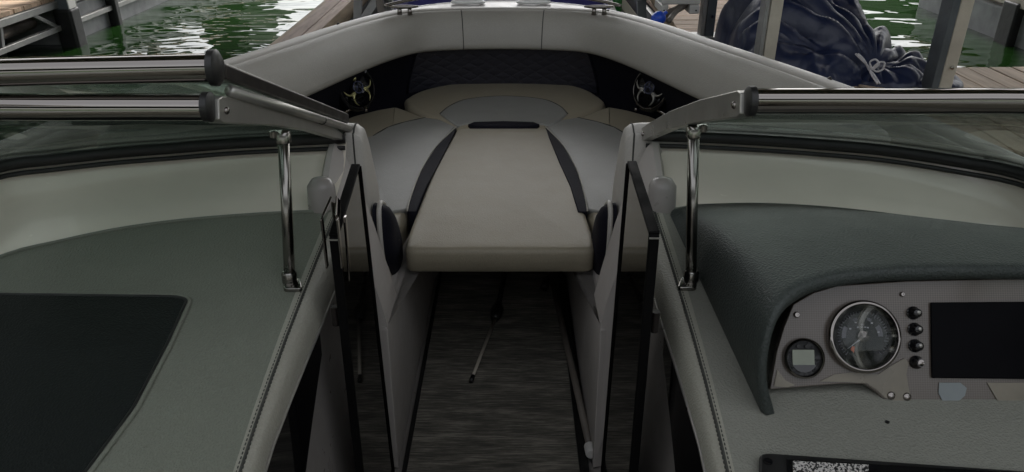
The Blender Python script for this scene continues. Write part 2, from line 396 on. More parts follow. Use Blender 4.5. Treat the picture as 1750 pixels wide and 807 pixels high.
# coaming bolster: light flat band, then rounded pad falling to a lip
band = [(0.006, -0.01), (0.007, 0.004), (0.012, 0.008), (0.030, 0.009), (0.052, 0.006), (0.058, 0.000)]
MB().grid(rows(band)).build('coaming_band', M['band'], boat, 60)
pad = [(0.056, -0.006), (0.060, 0.002), (0.070, 0.002), (0.085, -0.006), (0.101, -0.022), (0.115, -0.045), (0.126, -0.072), (0.134, -0.10), (0.140, -0.124), (0.142, -0.137), (0.137, -0.148), (0.124, -0.152), (0.11, -0.15)]
bo = MB().grid(rows(pad, fw)).build('coaming_bolster', M['bolster'], boat, 180)
for sx in (-0.195, 0.195):
    i = min(range(len(CO)), key=lambda k: (CO[k]-Vector((sx, 3.41, 0.8))).length)
    MB().tube([CO[i] + NI[i]*(n+0.0005) + Vector((0.00, 0, z+0.0008)) for n, z in pad[1:11]], 0.0018, 6).build('seam', M['thread'], bo, 180)
# recess wall under the bolster
wall = [(0.115, -0.148), (0.10, -0.17), (0.075, -0.22), (0.045, -0.29), (0.03, -0.34), (0.03, -0.44)]
MB().grid(rows(wall, fw)).build('side_recess', M['navy'], boat, 180)
qs = [i for i in range(len(CO)) if abs(CO[i].x) < 0.47 and CO[i].y > 3.2]
MB().grid(rows([(n+0.006, z) for n, z in wall[:5]], qs)).build('quilted_seatback', M['quilt'], boat, 180)
for k in (qs[0], qs[-1]):
    MB().tube([CO[k] + NI[k]*(n+0.006) + Vector((0, 0, z)) for n, z in wall[:5]], 0.005, 6).build('piping', M['navy'], boat, 180)
for k in fw[6::28]:
    MB().lathe([(0.007, 0), (0.007, 0.004), (0.003, 0.009), (0, 0.009)], Matrix.Translation(CO[k] + NI[k]*-0.001 + Vector((0, 0, 0.002))), 10).build('snap_stud', M['dark_rail'], boat, 60)
# rest of the inner boat: sole, inner sides behind the windshield
MB().box(-1.0, 1.0, -2.2, 1.45, -0.03, -0.004).box(-0.60, 0.60, 1.45, 2.8, -0.03, -0.004).build('cabin_sole', M['gelwarm'], boat, 0)
MB().grid(rows([(0.058, 0.0), (0.10, -0.004), (0.115, -0.02), (0.11, -0.3), (0.12, -0.8)], [i for i in aft if CO[i].x < 0 and CO[i].y < 0.85])).build('side_panel', M['side'], boat, 60)
MB().grid(rows([(0.058, 0.0), (0.10, -0.004), (0.115, -0.02), (0.11, -0.3), (0.12, -0.8)], [i for i in aft if CO[i].x > 0 and CO[i].y < 0.85])).build('side_panel', M['side'], boat, 60)
MB().box(-1.1, 1.1, -2.25, -2.18, -0.3, 0.79).build('transom', M['white'], boat, 0)
ma = MB().box(-0.225, 0.225, 0.2, 2.72, 0.0, 0.008).build('floor_mat', M['mat'], boat, 0, 0.003)
MB().box(0.203, 0.226, 0.2, 2.72, 0.008, 0.016).build('binding', M['rubber'], ma, 0, 0.002)
MB().box(-0.226, -0.214, 0.2, 2.72, 0.008, 0.013).build('binding', M['rubber'], ma, 0, 0.002)

# ---- bow seating
ZS = 0.48
for s in (-1, 1):
    base = [(0.236*s, 1.440), (0.236*s, 2.42), (0.19*s, 2.66), (0.15*s, 2.76), (0, 2.78), (0, 3.33), (0.3*s, 3.27), (0.5*s, 3.02), (0.68*s, 2.60), (0.80*s, 2.1), (0.86*s, 1.66)]
    cushion(MB(), round_outline(base, 0.004), 0.405, 0.405, 0.012).build('seat_base', M['liner'], boat, 50)
far = [at(*p, z=ZS) for p in [(690, 168), (720, 153), (780, 141), (862, 136), (950, 140), (1005, 152), (1036, 172)]]
near = [at(*p, z=ZS) for p in [(1030, 181), (992, 196), (962, 209), (940, 218), (862, 217), (780, 218), (755, 207), (728, 197), (696, 180)]]
fc = spline(far, 24) + [near[0], near[1]] + near[2:]
c1 = cushion(MB(), round_outline([(p.x, p.y) for p in resample(spline(far, 40) + near + [far[0]], 70)[:-1]], 0.01, 2), ZS, 0.11, 0.026).build('bow_seat_cushion', M['tan'], boat, 180)
inner = spline([at(*p, z=ZS) for p in [(752, 196), (770, 182), (800, 171), (862, 166), (925, 171), (955, 182), (970, 196)]], 30)
io = inner + [at(*p, z=ZS) for p in [(958, 207), (938, 216), (915, 212), (860, 210), (805, 212), (782, 216), (765, 206)]]
cushion(MB(), [(p.x, p.y) for p in io], ZS+0.006, 0.02, 0.007).build('inset_panel', M['grey'], c1, 180)
MB().tube([p + Vector((0, 0, 0.004)) for p in inner], 0.0022, 6).build('seam', M['thread'], c1, 180)
lipd = [at(*p, z=ZS) for p in [(800, 216), (810, 212), (860, 210.5), (912, 212), (922, 216), (905, 219), (815, 219)]]
cushion(MB(), [(p.x, p.y) for p in lipd], ZS+0.009, 0.05, 0.004).build('dark_inset', M['navy'], c1, 180)
Lo = [(-0.168, 2.695), (-0.22, 2.76), (-0.285, 2.835), (-0.355, 2.93), (-0.425, 3.005), (-0.50, 2.955), (-0.585, 2.86), (-0.70, 2.60), (-0.80, 2.3), (-0.88, 2.0), (-0.90, 1.70), (-0.262, 1.70), (-0.262, 1.80), (-0.245, 1.93), (-0.235, 2.10), (-0.222, 2.30), (-0.198, 2.52)]
Lt = [(638, 234), (662, 220), (690, 211), (727, 203)]
Lg_px = [(727, 203), (752, 207), (778, 219), (752, 246), (727, 284), (711, 318), (697, 360), (640, 372), (560, 372), (540, 300), (560, 255), (600, 244), (638, 234), (662, 220), (690, 211)]
Ls_px = [(780, 221), (746, 254), (720, 295), (702, 342), (696, 366), (712, 366), (729, 322), (751, 282), (772, 240)]
for s in (-1, 1):
    def mir(p): return (p[0]*(-s), p[1])
    mid = 858
    t_ = cushion(MB(), round_outline([mir(p) for p in Lo], 0.02, 3), ZS, 0.11, 0.026).build('side_seat_cushion', M['tan'], boat, 180)
    g_ = [at(*p, z=ZS) for p in Lg_px]
    gs = [Vector((p.x*(-s), p.y, 0)) for p in g_]
    cushion(MB(), [(p.x, p.y) for p in gs], ZS+0.006, 0.02, 0.007).build('inset_panel', M['grey'], t_, 180)
    sm = [Vector((at(*p, z=ZS).x*(-s), at(*p, z=ZS).y, ZS+0.004)) for p in Lt]
    MB().tube(spline(sm, 12), 0.0022, 6).build('seam', M['thread'], t_, 180)
    ss = [at(*p, z=ZS) for p in Ls_px]
    cushion(MB(), [(p.x*(-s), p.y) for p in ss], ZS+0.008, 0.09, 0.003).build('dark_inset', M['navy'], t_, 180)
    pe = [Vector((p.x*(-s), p.y, ZS+0.009)) for p in ss[:5]]
    MB().tube(spline(pe, 16), 0.0022, 6).build('piping', M['thread_light'], t_, 180)
    # lounge backrest against the windshield bulkhead
    prof = [(1.59, 0.47), (1.59, 0.77), (1.60, 0.805), (1.635, 0.815), (1.67, 0.79), (1.72, 0.70), (1.765, 0.61), (1.76, 0.55), (1.72, 0.47)]
    pp = spline([Vector((0, y, z)) for y, z in prof], 40, True)
    cs = []
    for k, (xx, sh) in enumerate([(0.288, 0.80), (0.292, 0.92), (0.305, 0.985), (0.33, 1.0), (0.60, 1.0), (0.84, 1.0), (0.87, 0.9)]):
        c = Vector((0, 1.67, 0.64)); cs.append([Vector((xx*s, c.y+(p.y-c.y)*sh, c.z+(p.z-c.z)*sh)) for p in pp] + [Vector((xx*s, c.y+(pp[0].y-c.y)*sh, c.z+(pp[0].z-c.z)*sh))])
    bk = MB().grid(cs).add([p for p in cs[0][:-1]], [tuple(range(40))]).add([p for p in cs[-1][:-1]], [tuple(range(40))]).build('backrest', M['cream'], boat, 60)
    MB().tube([p + Vector((0.001*s, 0, 0)) for p in cs[2][2:26]], 0.002, 6).build('seam', M['thread'], bk, 180)
    # navy end pad by the walkway
    e = MB(); c = Vector((0.262*s, 1.80, 0.455))
    pr = spline([Vector((0, y, z)) for y, z in [(1.615, 0.60), (1.655, 0.615), (1.72, 0.57), (1.79, 0.485), (1.82, 0.42), (1.79, 0.365), (1.70, 0.385), (1.62, 0.49)]], 30, True)
    cc = sum(pr, Vector())/30; rr = []
    for xx, sh in ((0.0, 1.0), (-0.018, 0.97), (-0.030, 0.88), (-0.038, 0.7), (-0.041, 0.4), (-0.042, 0.02)):
        rr.append([Vector((s*(0.283+xx), cc.y+(p.y-cc.y)*sh, cc.z+(p.z-cc.z)*sh)) for p in pr+[pr[0]]])
    pd = e.grid(rr).build('seat_end_pad', M['navy'], boat, 180)
    MB().tube([Vector((s*0.268, p.y, p.z)) for p in pr[26:30]+pr[:9]], 0.006, 8).build('piping', M['cream'], pd, 180)
    cushion(MB(), round_outline([mir((-0.262, 1.62)), mir((-0.252, 1.90)), mir((-0.33, 1.93)), mir((-0.33, 1.62))], 0.02), 0.478, 0.13, 0.03).build('seat_end', M['tan'], t_, 180)
    # chrome grab handle and speaker
    hpx = [(586, 199), (590, 192), (612, 181), (622, 183), (626, 190)] if s < 0 else [(1146, 205), (1142, 199), (1108, 180), (1096, 178), (1086, 188)]
    MB().tube(spline([at(*p, z=0.50+0.012*(k in (1, 2, 3))) for k, p in enumerate(hpx)], 20), 0.0065, 10).build('grab_handle', M['chrome'], boat, 180)
    P = at(601, 152, z=0.575) if s < 0 else at(1121, 153, z=0.575)
    i = min(range(len(CO)), key=lambda k: (Vector((CO[k].x, CO[k].y)) - Vector((P.x, P.y))).length)
    ax = (NI[i] * 0.75 + Vector((0, -0.35, 0.30))).normalized()
    Mx = Matrix.Translation(P + ax*0.030) @ ax.to_track_quat('Z', 'Y').to_matrix().to_4x4() @ Matrix.Scale(1.2, 4)
    sp = MB().lathe([(0.075, -0.03), (0.075, 0.0), (0.070, 0.006), (0.062, 0.005), (0.058, -0.006), (0.02, -0.03), (0, -0.03)], Mx, 40).build('speaker', M['gloss'], boat, 50)
    t = MB()
    for rr_ in (0.066,): t.tube([Mx @ Vector((rr_*math.cos(a), rr_*math.sin(a), 0.006)) for a in [k*math.pi/24 for k in range(48)]], 0.0014, 6, closed=True)
    t.build('trim_ring', M['chrome'] if s > 0 else M['dark_rail'], sp, 180)
    MB().lathe([(0.0, 0.012), (0.016, 0.011), (0.021, 0.006), (0.021, 0.0), (0.018, -0.02)][::-1], Mx, 28).build('emblem_disc', M['black'], sp, 50)
    em = MB(); em.tube([Mx @ Vector((0.0185*math.cos(a), 0.0185*math.sin(a), 0.011)) for a in [k*math.pi/14 for k in range(28)]], 0.0022, 6, closed=True)
    em.tube([Mx @ Vector((-0.010, -0.010, 0.0135)), Mx @ Vector((0.0, 0.013, 0.0135)), Mx @ Vector((0.010, -0.010, 0.0135))], 0.0022, 6)
    em.tube([Mx @ Vector((-0.012, 0.002, 0.0135)), Mx @ Vector((0.012, -0.002, 0.0135))], 0.002, 6)
    em.build('emblem', M['indigo'], sp, 180)
    for k in range(3):
        a0 = R(90 + 120*k + (-8 if s > 0 else 10)); cl = MB()
        for sd in (-1, 1):
            path = []; rad = []
            for q in range(9):
                u = q/8; rr_ = 0.024 + 0.034*u**0.8; aa = a0 + sd*(0.10 + 0.55*u**2.2); path.append(Mx @ Vector((rr_*math.cos(aa), rr_*math.sin(aa), 0.009)))
                rad.append(0.0050*(1-u)**0.6 + 0.0008)
            cl.tube(path, rad, 6)
        cl.tube([Mx @ Vector((r_*math.cos(a0), r_*math.sin(a0), 0.010)) for r_ in (0.020, 0.03, 0.042)], [0.003, 0.003, 0.0006], 6)
        cl.build('grille_claw', M['yellow'] if s < 0 else M['alu'], sp, 180)

# ---- consoles
def side_y(y): return 0.330
for s in (-1, 1):
    xi = 0.312 if s < 0 else 0.322
    ys = [1.46, 1.40, 1.30, 1.1, 0.9, 0.7, 0.5, 0.3, 0.1]
    edge = []
    for y in ys: edge.append(xi - (0.014 if y < 1.0 else 0.0) + 0.010*max(0, (y-1.25))/0.2)
    # far edge follows the white fascia curve
    fpx = [(0, 440), (100, 414), (200, 393), (300, 379), (400, 370), (500, 364), (566, 362)] if s < 0 else [(1128, 362), (1200, 354), (1300, 352), (1400, 357), (1500, 367), (1620, 384), (1750, 404)]
    fe = [con(*p) for p in fpx]
    if s < 0: lowc = [Vector((-1.05, 0.85, conz(0.85))), Vector((-0.99, 1.08, conz(1.08)))] + fe
    else: lowc = fe + [Vector((1.02, 1.12, conz(1.12))), Vector((1.05, 0.92, conz(0.92)))]
    if s < 0: fe = [Vector((-1.0, 1.12, conz(1.12)))] + fe
    else: fe = fe + [Vector((1.0, 1.17, conz(1.17)))]
    fe = resample(spline(fe, 40), 30)
    rws = []
    for u in [k/14 for k in range(15)]:
        row = []
        for k, p in enumerate(fe):
            t = (p.x*s - 0.33)/(1.0-0.33); t = max(t, 0); bw = 0.010*(1-min(t*3, 1))*math.sin(math.pi*min(u*1.6, 1))
            q = Vector((s*(0.30 + t*0.72), 0.10, conz(0.10)))
            w = p.lerp(q, u); w.x += s*bw; w.z = conz(w.y); row.append(w)
        rws.append(row)
    top = MB().grid(rws).build('console_top', M['console'] if s < 0 else M['helmtop'], boat, 180)
    # the inner side: roll, pale flank, trim line, dark pocket, cabinet below
    jj = -1 if s < 0 else 0
    rl = []
    for u in [k/14 for k in range(15)]:
        p = fe[jj].lerp(Vector((s*0.30, 0.10, 0)), u); p.x += s*0.010*math.sin(math.pi*min(u*1.6, 1)); zz = conz(p.y); kf = 0.62 + 0.38*max(0, min(1, (p.y-0.8)/0.35))
        rl.append([Vector((p.x + dx*(-s)*kf, p.y, zz+dz*kf)) for dx, dz in ((-0.004, 0.0), (0.0, 0.001), (0.010, 0.0), (0.020, -0.004), (0.028, -0.011), (0.034, -0.021), (0.038, -0.034), (0.041, -0.050))])
    MB().grid(rl).build('console_flank', M['side'], boat, 180)
    st = MB()
    for off in (0.004, 0.011):
        pth = [r[2] + Vector(((-s)*(off-0.008), 0, 0.0012)) for r in rl]
        P2 = resample(pth, 340)
        for a, b_ in zip(P2[::2], P2[1::2]): st.tube([a, b_], 0.0008, 5)
    st.build('stitching', M['thread'], boat, 180)
    MB().tube([r[2] + Vector((-s*0.0, 0, -0.0006)) for r in rl], 0.0022, 6).build('seam', M['thread'], boat, 180)
    MB().tube([r[-1] + Vector((0, 0, -0.002)) for r in rl], 0.003, 8).build('trim_line', M['alu'], boat, 180)
    dp = [[r[-1] + Vector((0.004*s, 0, -0.004)), r[-1] + Vector((0.005*s, 0, -0.006-0.35*max(0.01, 1.18-r[-1].y))), r[-1] + Vector((0.006*s, 0, -0.008-0.75*min(max(0.01, 1.18-r[-1].y), 0.6)))] for r in rl[3:]]
    MB().grid(dp).build('pocket_panel', M['gloss'], boat, 180)
    cb = [[r[-1] + Vector((0.012*s, 0, -0.003)), r[-1] + Vector((0.014*s, 0, -0.13)), Vector((s*0.268, r[-1].y, 0.0))] for r in rl]
    MB().grid(cb).build('console_cabinet', M['gelwarm'], boat, 180)
    MB().box(s*0.27 if s > 0 else -1.0, 1.0 if s > 0 else s*0.27, 0.08, 0.10, 0.0, conz(0.1)-0.005).build('console_back', M['gelwarm'], boat, 0)
    # white fascia under the windshield
    gpx = [(0, 293), (100, 279), (200, 268), (300, 260), (400, 252), (500, 247), (592, 243)] if s < 0 else [(1102, 239), (1200, 242), (1300, 247), (1400, 254), (1500, 263), (1620, 281), (1750, 308)]
    ge = [at(*p, z=0.785) for p in gpx]
    if s < 0: ge = [Vector((-1.06, 1.0, 0.785)), Vector((-1.01, 1.25, 0.785))] + ge
    else: ge = ge + [Vector((1.05, 1.15, 0.785)), Vector((1.07, 0.95, 0.785))]
    ge = resample(spline(ge, 60), 40)
    fe2 = resample(spline(lowc, 60), 40); fr = []
    for g, f_ in zip(ge, fe2):
        d = f_ - g
        fr.append([g + Vector((0, 0.02, 0.0)), g + Vector((0, 0.0, -0.001)), g + Vector((d.x*0.04, d.y*0.05, -0.016)), g + Vector((d.x*0.10, d.y*0.13, d.z*0.42)), g + Vector((d.x*0.22, d.y*0.26, d.z*0.62)), g + Vector((d.x*0.55, d.y*0.60, d.z*0.82)), f_ + Vector((0, 0.004, -0.003)), f_ + Vector((0, 0.0, -0.012))])
    MB().grid(fr).build('windshield_fascia', M['gel'], boat, 50)
    MB().tube([f_ + Vector((0, 0.001, 0.001)) for f_ in fe2], 0.0035, 8).build('console_piping', M['console'], boat, 180)
    # deck just ahead of the glass
    ra = MB().grid([[g + Vector((0, 0.015, 0.0)), g + Vector((0.02*s, 0.07, -0.006)), Vector((max(g.x*s, 0.3)*s*1.03, 1.78, 0.74))] for g in ge]).build('side_deck', M['gel'], boat, 60)
    # jamb of the walkway
    J = []
    for y in (1.445, 1.455, 1.50, 1.54, 1.575, 1.585):
        k = 0.006 if y in (1.445, 1.585) else 0; zt_ = {1.445: 0.715, 1.455: 0.722, 1.50: 0.752, 1.54: 0.776, 1.575: 0.790, 1.585: 0.786}[y]
        J.append([Vector((s*(x+(k if z > 0.5 else 0)), y, z)) for x, z in ((0.362, 0.60), (0.362, zt_-0.020), (0.354, zt_-0.002), (0.342, zt_), (0.330, zt_-0.015), (0.300-0.2*(0.79-zt_), zt_-0.09), (0.274, 0.60), (0.248, 0.47), (0.2362, 0.408), (0.2385, 0.0))])
    jb = MB().grid(J).add([p for p in J[0]], [tuple(range(10))]).add([p for p in J[-1]], [tuple(range(10))]).build('walkway_jamb', M['liner'], boat, 30, 0)
    hs = MB()
    hp = [(0.315, 1.400), (0.345, 1.385), (0.375, 1.40)]
    hs.tube([Vector((s*0.338, 1.405, z)) for z in (0.62, 0.64, 0.70, 0.755, 0.768, 0.772)], [0.026, 0.03, 0.030, 0.027, 0.018, 0.004], 20)
    hs.build('hinge_cover', M['gelwarm'], jb, 180)
    # windshield: header bar, side arm, glass, gasket, support post
    w = empty('windshield'); w.parent = boat
    HY, HZ = (0.92, 1.047) if s < 0 else (0.925, 1.053)
    hx = 0.336
    hd = [Vector((s*hx, HY, HZ)), Vector((s*0.5, HY, HZ)), Vector((s*0.72, HY-0.005, HZ)), Vector((s*0.86, HY-0.06, HZ-0.003)), Vector((s*0.94, HY-0.18, HZ-0.01)), Vector((s*1.0, HY-0.42, HZ-0.03))]
    hd = resample(spline(hd, 40), 40)
    br = MB()
    # extrusion profile: rounded crown with a flute
    prf = []
    for k in range(28):
        a = 2*math.pi*k/28; ca, sa = math.cos(a), math.sin(a); q_ = (abs(ca)**2.5+abs(sa)**2.5)**(-1/2.5); prf.append((ca*q_*0.0165 + 0.0015*sa, sa*q_*0.0158))
    rr = []
    for i, p in enumerate(hd):
        d = (hd[min(i+1, 40)]-hd[max(i-1, 0)]).normalized(); u = d.cross(Vector((0, 0, 1))).normalized(); n = Vector((0, 0, 1))
        rr.append([p + u*a + n*b_ for a, b_ in prf + [prf[0]]])
    br.grid(rr).build('header_bar', M['chrome'], w, 35)
    MB().tube([hd[0]+Vector((-s*0.007, 0, 0)), hd[0]+Vector((-s*0.004, 0, 0)), hd[0]+Vector((s*0.004, 0, 0))], [0.014, 0.0188, 0.0188], 20).build('end_cap', M['rubber'], w, 50)
    glr = []
    for k in range(41):
        a = hd[k] + Vector((0, 0.012, -0.012)); gidx = k if s > 0 else 40-k; g = ge[gidx] + Vector((0, 0.004, 0.016)); glr.append([a.lerp(g, u) + Vector((0, 0.02*math.sin(math.pi*u), 0.02*math.sin(math.pi*u))) for u in [q/8 for q in range(9)]])
    MB().grid(glr).build('pane', M['glass'], w, 180, solid=0.005)
    gk = MB()
    gk.tube([p + Vector((0, -0.008, 0.012)) for p in ge], 0.0125, 10); gk.build('gasket', M['rubber'], w, 180)
    MB().tube([p + Vector((0, -0.016, -0.008)) for p in ge], 0.0050, 8).build('gasket_lip', M['rubber'], w, 180)
    A0, A1 = Vector((s*0.334, HY+0.004, HZ-0.004)), Vector((s*0.334, 1.615, 0.793))
    up = Vector((0, 0.35, 0.94))
    ar = MB(); aw = []
    for u in [0, 0.02, 0.3, 0.6, 0.9, 0.985, 1.0]:
        p = A0.lerp(A1, u) + Vector((0, 0, 0.012*math.sin(math.pi*u))); h = (0.017 if u not in (0, 1.0) else 0.013) * (1-0.12*u); aw.append([p + Vector((i*0.010*s, 0, 0)) + up*j*h for i, j in ((-1, -1), (1, -1), (1, 1), (-1, 1), (-1, -1))])
    ar.grid(aw).add(aw[0][:4], [(0, 1, 2, 3)]).add(aw[-1][:4], [(0, 1, 2, 3)]).build('side_arm', M['alu'], w, 35, 0.002)
    for u in (0.03, 0.955): MB().lathe([(0.005, 0), (0.005, 0.002), (0.003, 0.004), (0, 0.004)], Matrix.Translation(A0.lerp(A1, u)+Vector((-s*0.010, 0, 0.0))) @ Vector((-s, 0, 0)).to_track_quat('Z', 'Y').to_matrix().to_4x4(), 12).build('arm_screw', M['chrome'], w, 50)
    T = at(484, 231, x=-0.338) if s < 0 else at(1186, 221, x=0.338)
    Bp = con(496, 483) if s < 0 else con(1180, 481)
    MB().tube([Bp + Vector((0, 0, 0.006)), Bp.lerp(T, 0.5), T], 0.0095, 16).build('support_post', M['post_metal'], w, 180)
    ft = MB()
    ft.lathe([(0.013, 0), (0.013, 0.016), (0.0105, 0.02)], Matrix.Translation(Bp+Vector((0, 0, 0.002))), 16)
    MB().lathe([(0.0125, -0.012), (0.0125, 0.002), (0.010, 0.006)], Matrix.Translation(T), 16).build('post_collar', M['post_metal'], w, 40)
    MB().lathe([(0.007, 0), (0.007, 0.01), (0.0, 0.012)], Matrix.Translation(T+Vector((-0.014 if s < 0 else 0.014, -0.004, -0.002))), 12).build('post_bolt', M['post_metal'], w, 40)
    cushion(ft, round_outline([(Bp.x+0.012*(-s)-0.016, Bp.y-0.028), (Bp.x+0.012*(-s)+0.016, Bp.y-0.028), (Bp.x+0.014, Bp.y+0.012), (Bp.x-0.014, Bp.y+0.012)], 0.008), Bp.z+0.004, 0.008, 0.002)
    ft.lathe([(0.004, 0), (0.004, 0.003), (0, 0.004)], Matrix.Translation(Bp+Vector((-s*0.010, -0.018, 0.003))), 10)
    ft.build('post_fitting', M['post_metal'], w, 40)

# ---- centre window section folded back over the port pane
w = empty('folded_window'); w.parent = boat
O = Vector((0, 0.018, 0.055))
e0 = at(366, 116, y=0.935)
hb = [Vector((e0.x, e0.y, e0.z)), Vector((e0.x-0.25, e0.y-0.005, e0.z-0.004)), Vector((e0.x-0.5, e0.y-0.03, e0.z-0.006))]
hb = resample(spline(hb, 20), 20); rr = []
for p in hb:
    rr.append([p + Vector((0, ca*q_*0.0180, sa*q_*0.0172)) for ca, sa, q_ in [(math.cos(a), math.sin(a), (abs(math.cos(a))**2.5+abs(math.sin(a))**2.5)**(-1/2.5)) for a in [2*math.pi*k/28+0.15 for k in range(29)]]])
MB().grid(rr).build('header_bar', M['chrome'], w, 35)
MB().tube([hb[0]+Vector((0.008, 0, 0)), hb[0]+Vector((0.004, 0, 0)), hb[0]-Vector((0.004, 0, 0))], [0.015, 0.0205, 0.0205], 20, flat=1.1).build('end_cap', M['rubber'], w, 50)
r0, r1 = at(378, 122, y=0.95), at(592, 203, x=-0.322)
r0 = Vector((r0.x, r0.y, r0.z))
MB().beam(r0, r1, 0.012, 0.020, (0, 0.3, 1)).build('edge_rail', M['dark_rail'], w, 0, 0.003)
MB().beam(r0 + Vector((-0.002, 0.0, 0.0105)), r1 + Vector((-0.002, 0.0, 0.0105)), 0.010, 0.003, (0, 0.3, 1)).build('edge_trim', M['alu'], w, 0, 0.001)
t0, t1 = r0 + Vector((0.000, 0.02, -0.030)), r1 + Vector((0.006, -0.006, -0.020))
MB().tube([t0, t0.lerp(t1, 0.5), t1], 0.008, 12).build('hinge_tube', M['alu'], w, 180)
MB().tube([t0.lerp(t1, 0.66)-Vector((0, 0, 0.001)), t0.lerp(t1, 0.665)-Vector((0, 0, 0.001))], 0.0086, 12).build('hinge_joint', M['rubber'], w, 180)
pn = []
for k in range(9):
    u = k/8; a = r0.lerp(r1, u)
    pn.append([a + Vector((-0.60*q/6, -0.01*q/6*(1-u), -0.003 - 0.006*u + 0.01*q/6*(1-u))) for q in range(7)])
MB().grid(pn).build('pane', M['glass'], w, 180, solid=0.005)
MB().tube([pn[-1][q] for q in range(7)], 0.006, 8).build('lower_gasket', M['rubber'], w, 180)

# ---- wind doors folded open against both consoles
for s in (-1, 1):
    sh = 0.0 if s > 0 else 0.0
    X = 0.233 if s < 0 else 0.236
    yn, yf = (1.085, 1.285) if s < 0 else (0.985, 1.215)
    zt, zn = (0.838, 0.795) if s < 0 else (0.868, 0.845)
    out = [(yn, 0.02), (yn, zn), (yf-0.02, zt), (yf, zt), (yf+0.075, 0.02)]
    dr = MB().prism([Vector((s*X, y, z)) for y, z in out], (s*0.008, 0, 0)).build('wind_door', M['acrylic'], boat, 0, 0.0015)
    MB().beam((s*(X+0.006), yn-0.004, 0.02), (s*(X+0.006), yn-0.004, zn+0.001), 0.015, 0.010, (0, 1, 0)).build('door_edge', M['matte'], dr, 0, 0.003)
    MB().beam((s*(X+0.006), yn-0.006, zn+0.002), (s*(X+0.006), yf, zt+0.003), 0.016, 0.006, (0, 0, 1)).build('top_edge', M['matte'], dr, 0, 0.002)
    MB().beam((s*(X+0.006), yn-0.0105, zn-0.002), (s*(X+0.006), yn-0.0105, zn-0.004), 0.0155, 0.002, (0, 1, 0)).build('edge_joint', M['alu'], dr, 0)
    MB().beam((s*(X+0.003), yf+0.001, zt), (s*(X+0.003), yf+0.076, 0.02), 0.013, 0.005, (0, 1, 0)).build('far_edge', M['matte'], dr, 0, 0.001)
    MB().tube([(s*(X+0.022), yn+0.01, zn-0.17), (s*(X+0.022), yn+0.01, zn-0.135)], 0.0065, 12).build('hinge_knuckle', M['dark_rail'], dr, 50)
    if s < 0:
        lt = MB()
        for xx in (-0.012, 0.012):
            lt.beam((-X+xx-0.008, yn-0.012, zn-0.05), (-X+xx-0.008, yn-0.012, zn+0.035), 0.003, 0.012, (0, 1, 0))
        lt.beam((-X-0.020, yn-0.01, zn+0.035), (-X-0.014, yn+0.03, zn+0.05), 0.003, 0.012, (0, 1, 0)).beam((-X+0.004, yn-0.01, zn+0.035), (-X-0.002, yn+0.03, zn+0.05), 0.003, 0.012, (0, 1, 0))
        lt.beam((-X-0.014, yn+0.03, zn+0.0), (-X-0.002, yn+0.03, zn+0.0), 0.003, 0.09, (0, 0, 1))
        lt.beam((-X+0.006, yn+0.02, zn-0.09), (-X+0.006, yn+0.03, zn+0.02), 0.004, 0.012, (0, 1, 0))
        lt.build('latch', M['chrome'], dr, 0, 0.001)

# ---- glove box lid on the port console
lid = [con(*p) for p in [(-70, 504), (0, 505), (150, 507), (300, 509), (320, 514), (314, 528), (286, 590), (228, 700), (142, 815), (90, 870), (-140, 950), (-330, 800)]]
lm = MB(); LP = round_outline([(p.x, p.y) for p in lid], 0.012, 4)
ld = cushion(lm, LP, 0.0035, 0.012, 0.004, zfun=lambda v: conz(v.y)).build('glove_box_lid', M['lid'], boat, 60)
ring = [Vector((p.x, p.y, conz(p.y)+0.001)) for p in offset_in(ccw([Vector((a[0], a[1], 0)) for a in LP]), -0.006)]
MB().tube(ring, 0.0038, 8, closed=True).build('lid_rim', M['console'], ld, 180)
MB().tube([Vector((p.x, p.y, conz(p.y)+0.0005)) for p in offset_in(ccw([Vector((a[0], a[1], 0)) for a in LP]), -0.0005)], 0.004, 8, closed=True).build('lid_gasket', M['rubber'], ld, 180)

# ---- helm pod
HO = Vector((0, 0.885, 0.64)); HV = Vector((0, 0.5, 0.866)); HN = Vector((0, -0.866, 0.5))
def hp(px, py, lift=0.0): return on_plane(px, py, HO, HN) + HN*lift
tip = con(1300, 704)
E0 = [tip, Vector((0.374, 0.862, 0.690)), Vector((0.378, 0.872, 0.745)), Vector((0.392, 0.885, 0.783)), Vector((0.420, 0.905, 0.800)), Vector((0.47, 0.930, 0.806)), Vector((0.56, 0.950, 0.808)), Vector((0.70, 0.958, 0.808)), Vector((0.85, 0.958, 0.805)), Vector((1.0, 0.95, 0.80))]
E1 = [con(*p) + Vector((0, 0.006, 0.003)) for p in ((1146, 372), (1150, 364), (1158, 359), (1175, 356), (1200, 353), (1300, 351), (1400, 356), (1500, 366), (1620, 383), (1750, 403))] + [Vector((1.0, 1.18, conz(1.18)+0.003))]
E0 = resample(spline(E0, 60), 60); E1 = spline(E1, 60)
hr = []
for u in (0, 0.03, 0.1, 0.2, 0.35, 0.5, 0.65, 0.8, 0.92, 0.98, 1.0):
    row = []
    for a, b_ in zip(E0, E1):
        p = a.lerp(b_, u)
        hgt = max(0, min(1, (a.z-0.66)/0.13)); p.z += 0.022*math.sin(math.pi*min(u*1.05, 1))*hgt
        row.append(p)
    hr.append(row)
cen = Vector((0.68, 1.0, 0.70))
def inn(k, dz, dy, dx):
    out = []
    for i, a in enumerate(E0):
        t = i/60; out.append(a + Vector((dx*(1-min(t*3.2, 1)), dy, dz*min(t*4, 1))))
    return out
pod = MB().grid([inn(0, -0.042, 0.055, 0.024), inn(0, -0.034, 0.020, 0.022), inn(0, -0.020, -0.004, 0.018), inn(0, -0.006, -0.008, 0.006)] + hr).build('helm_pod', M['hood'], boat, 180)
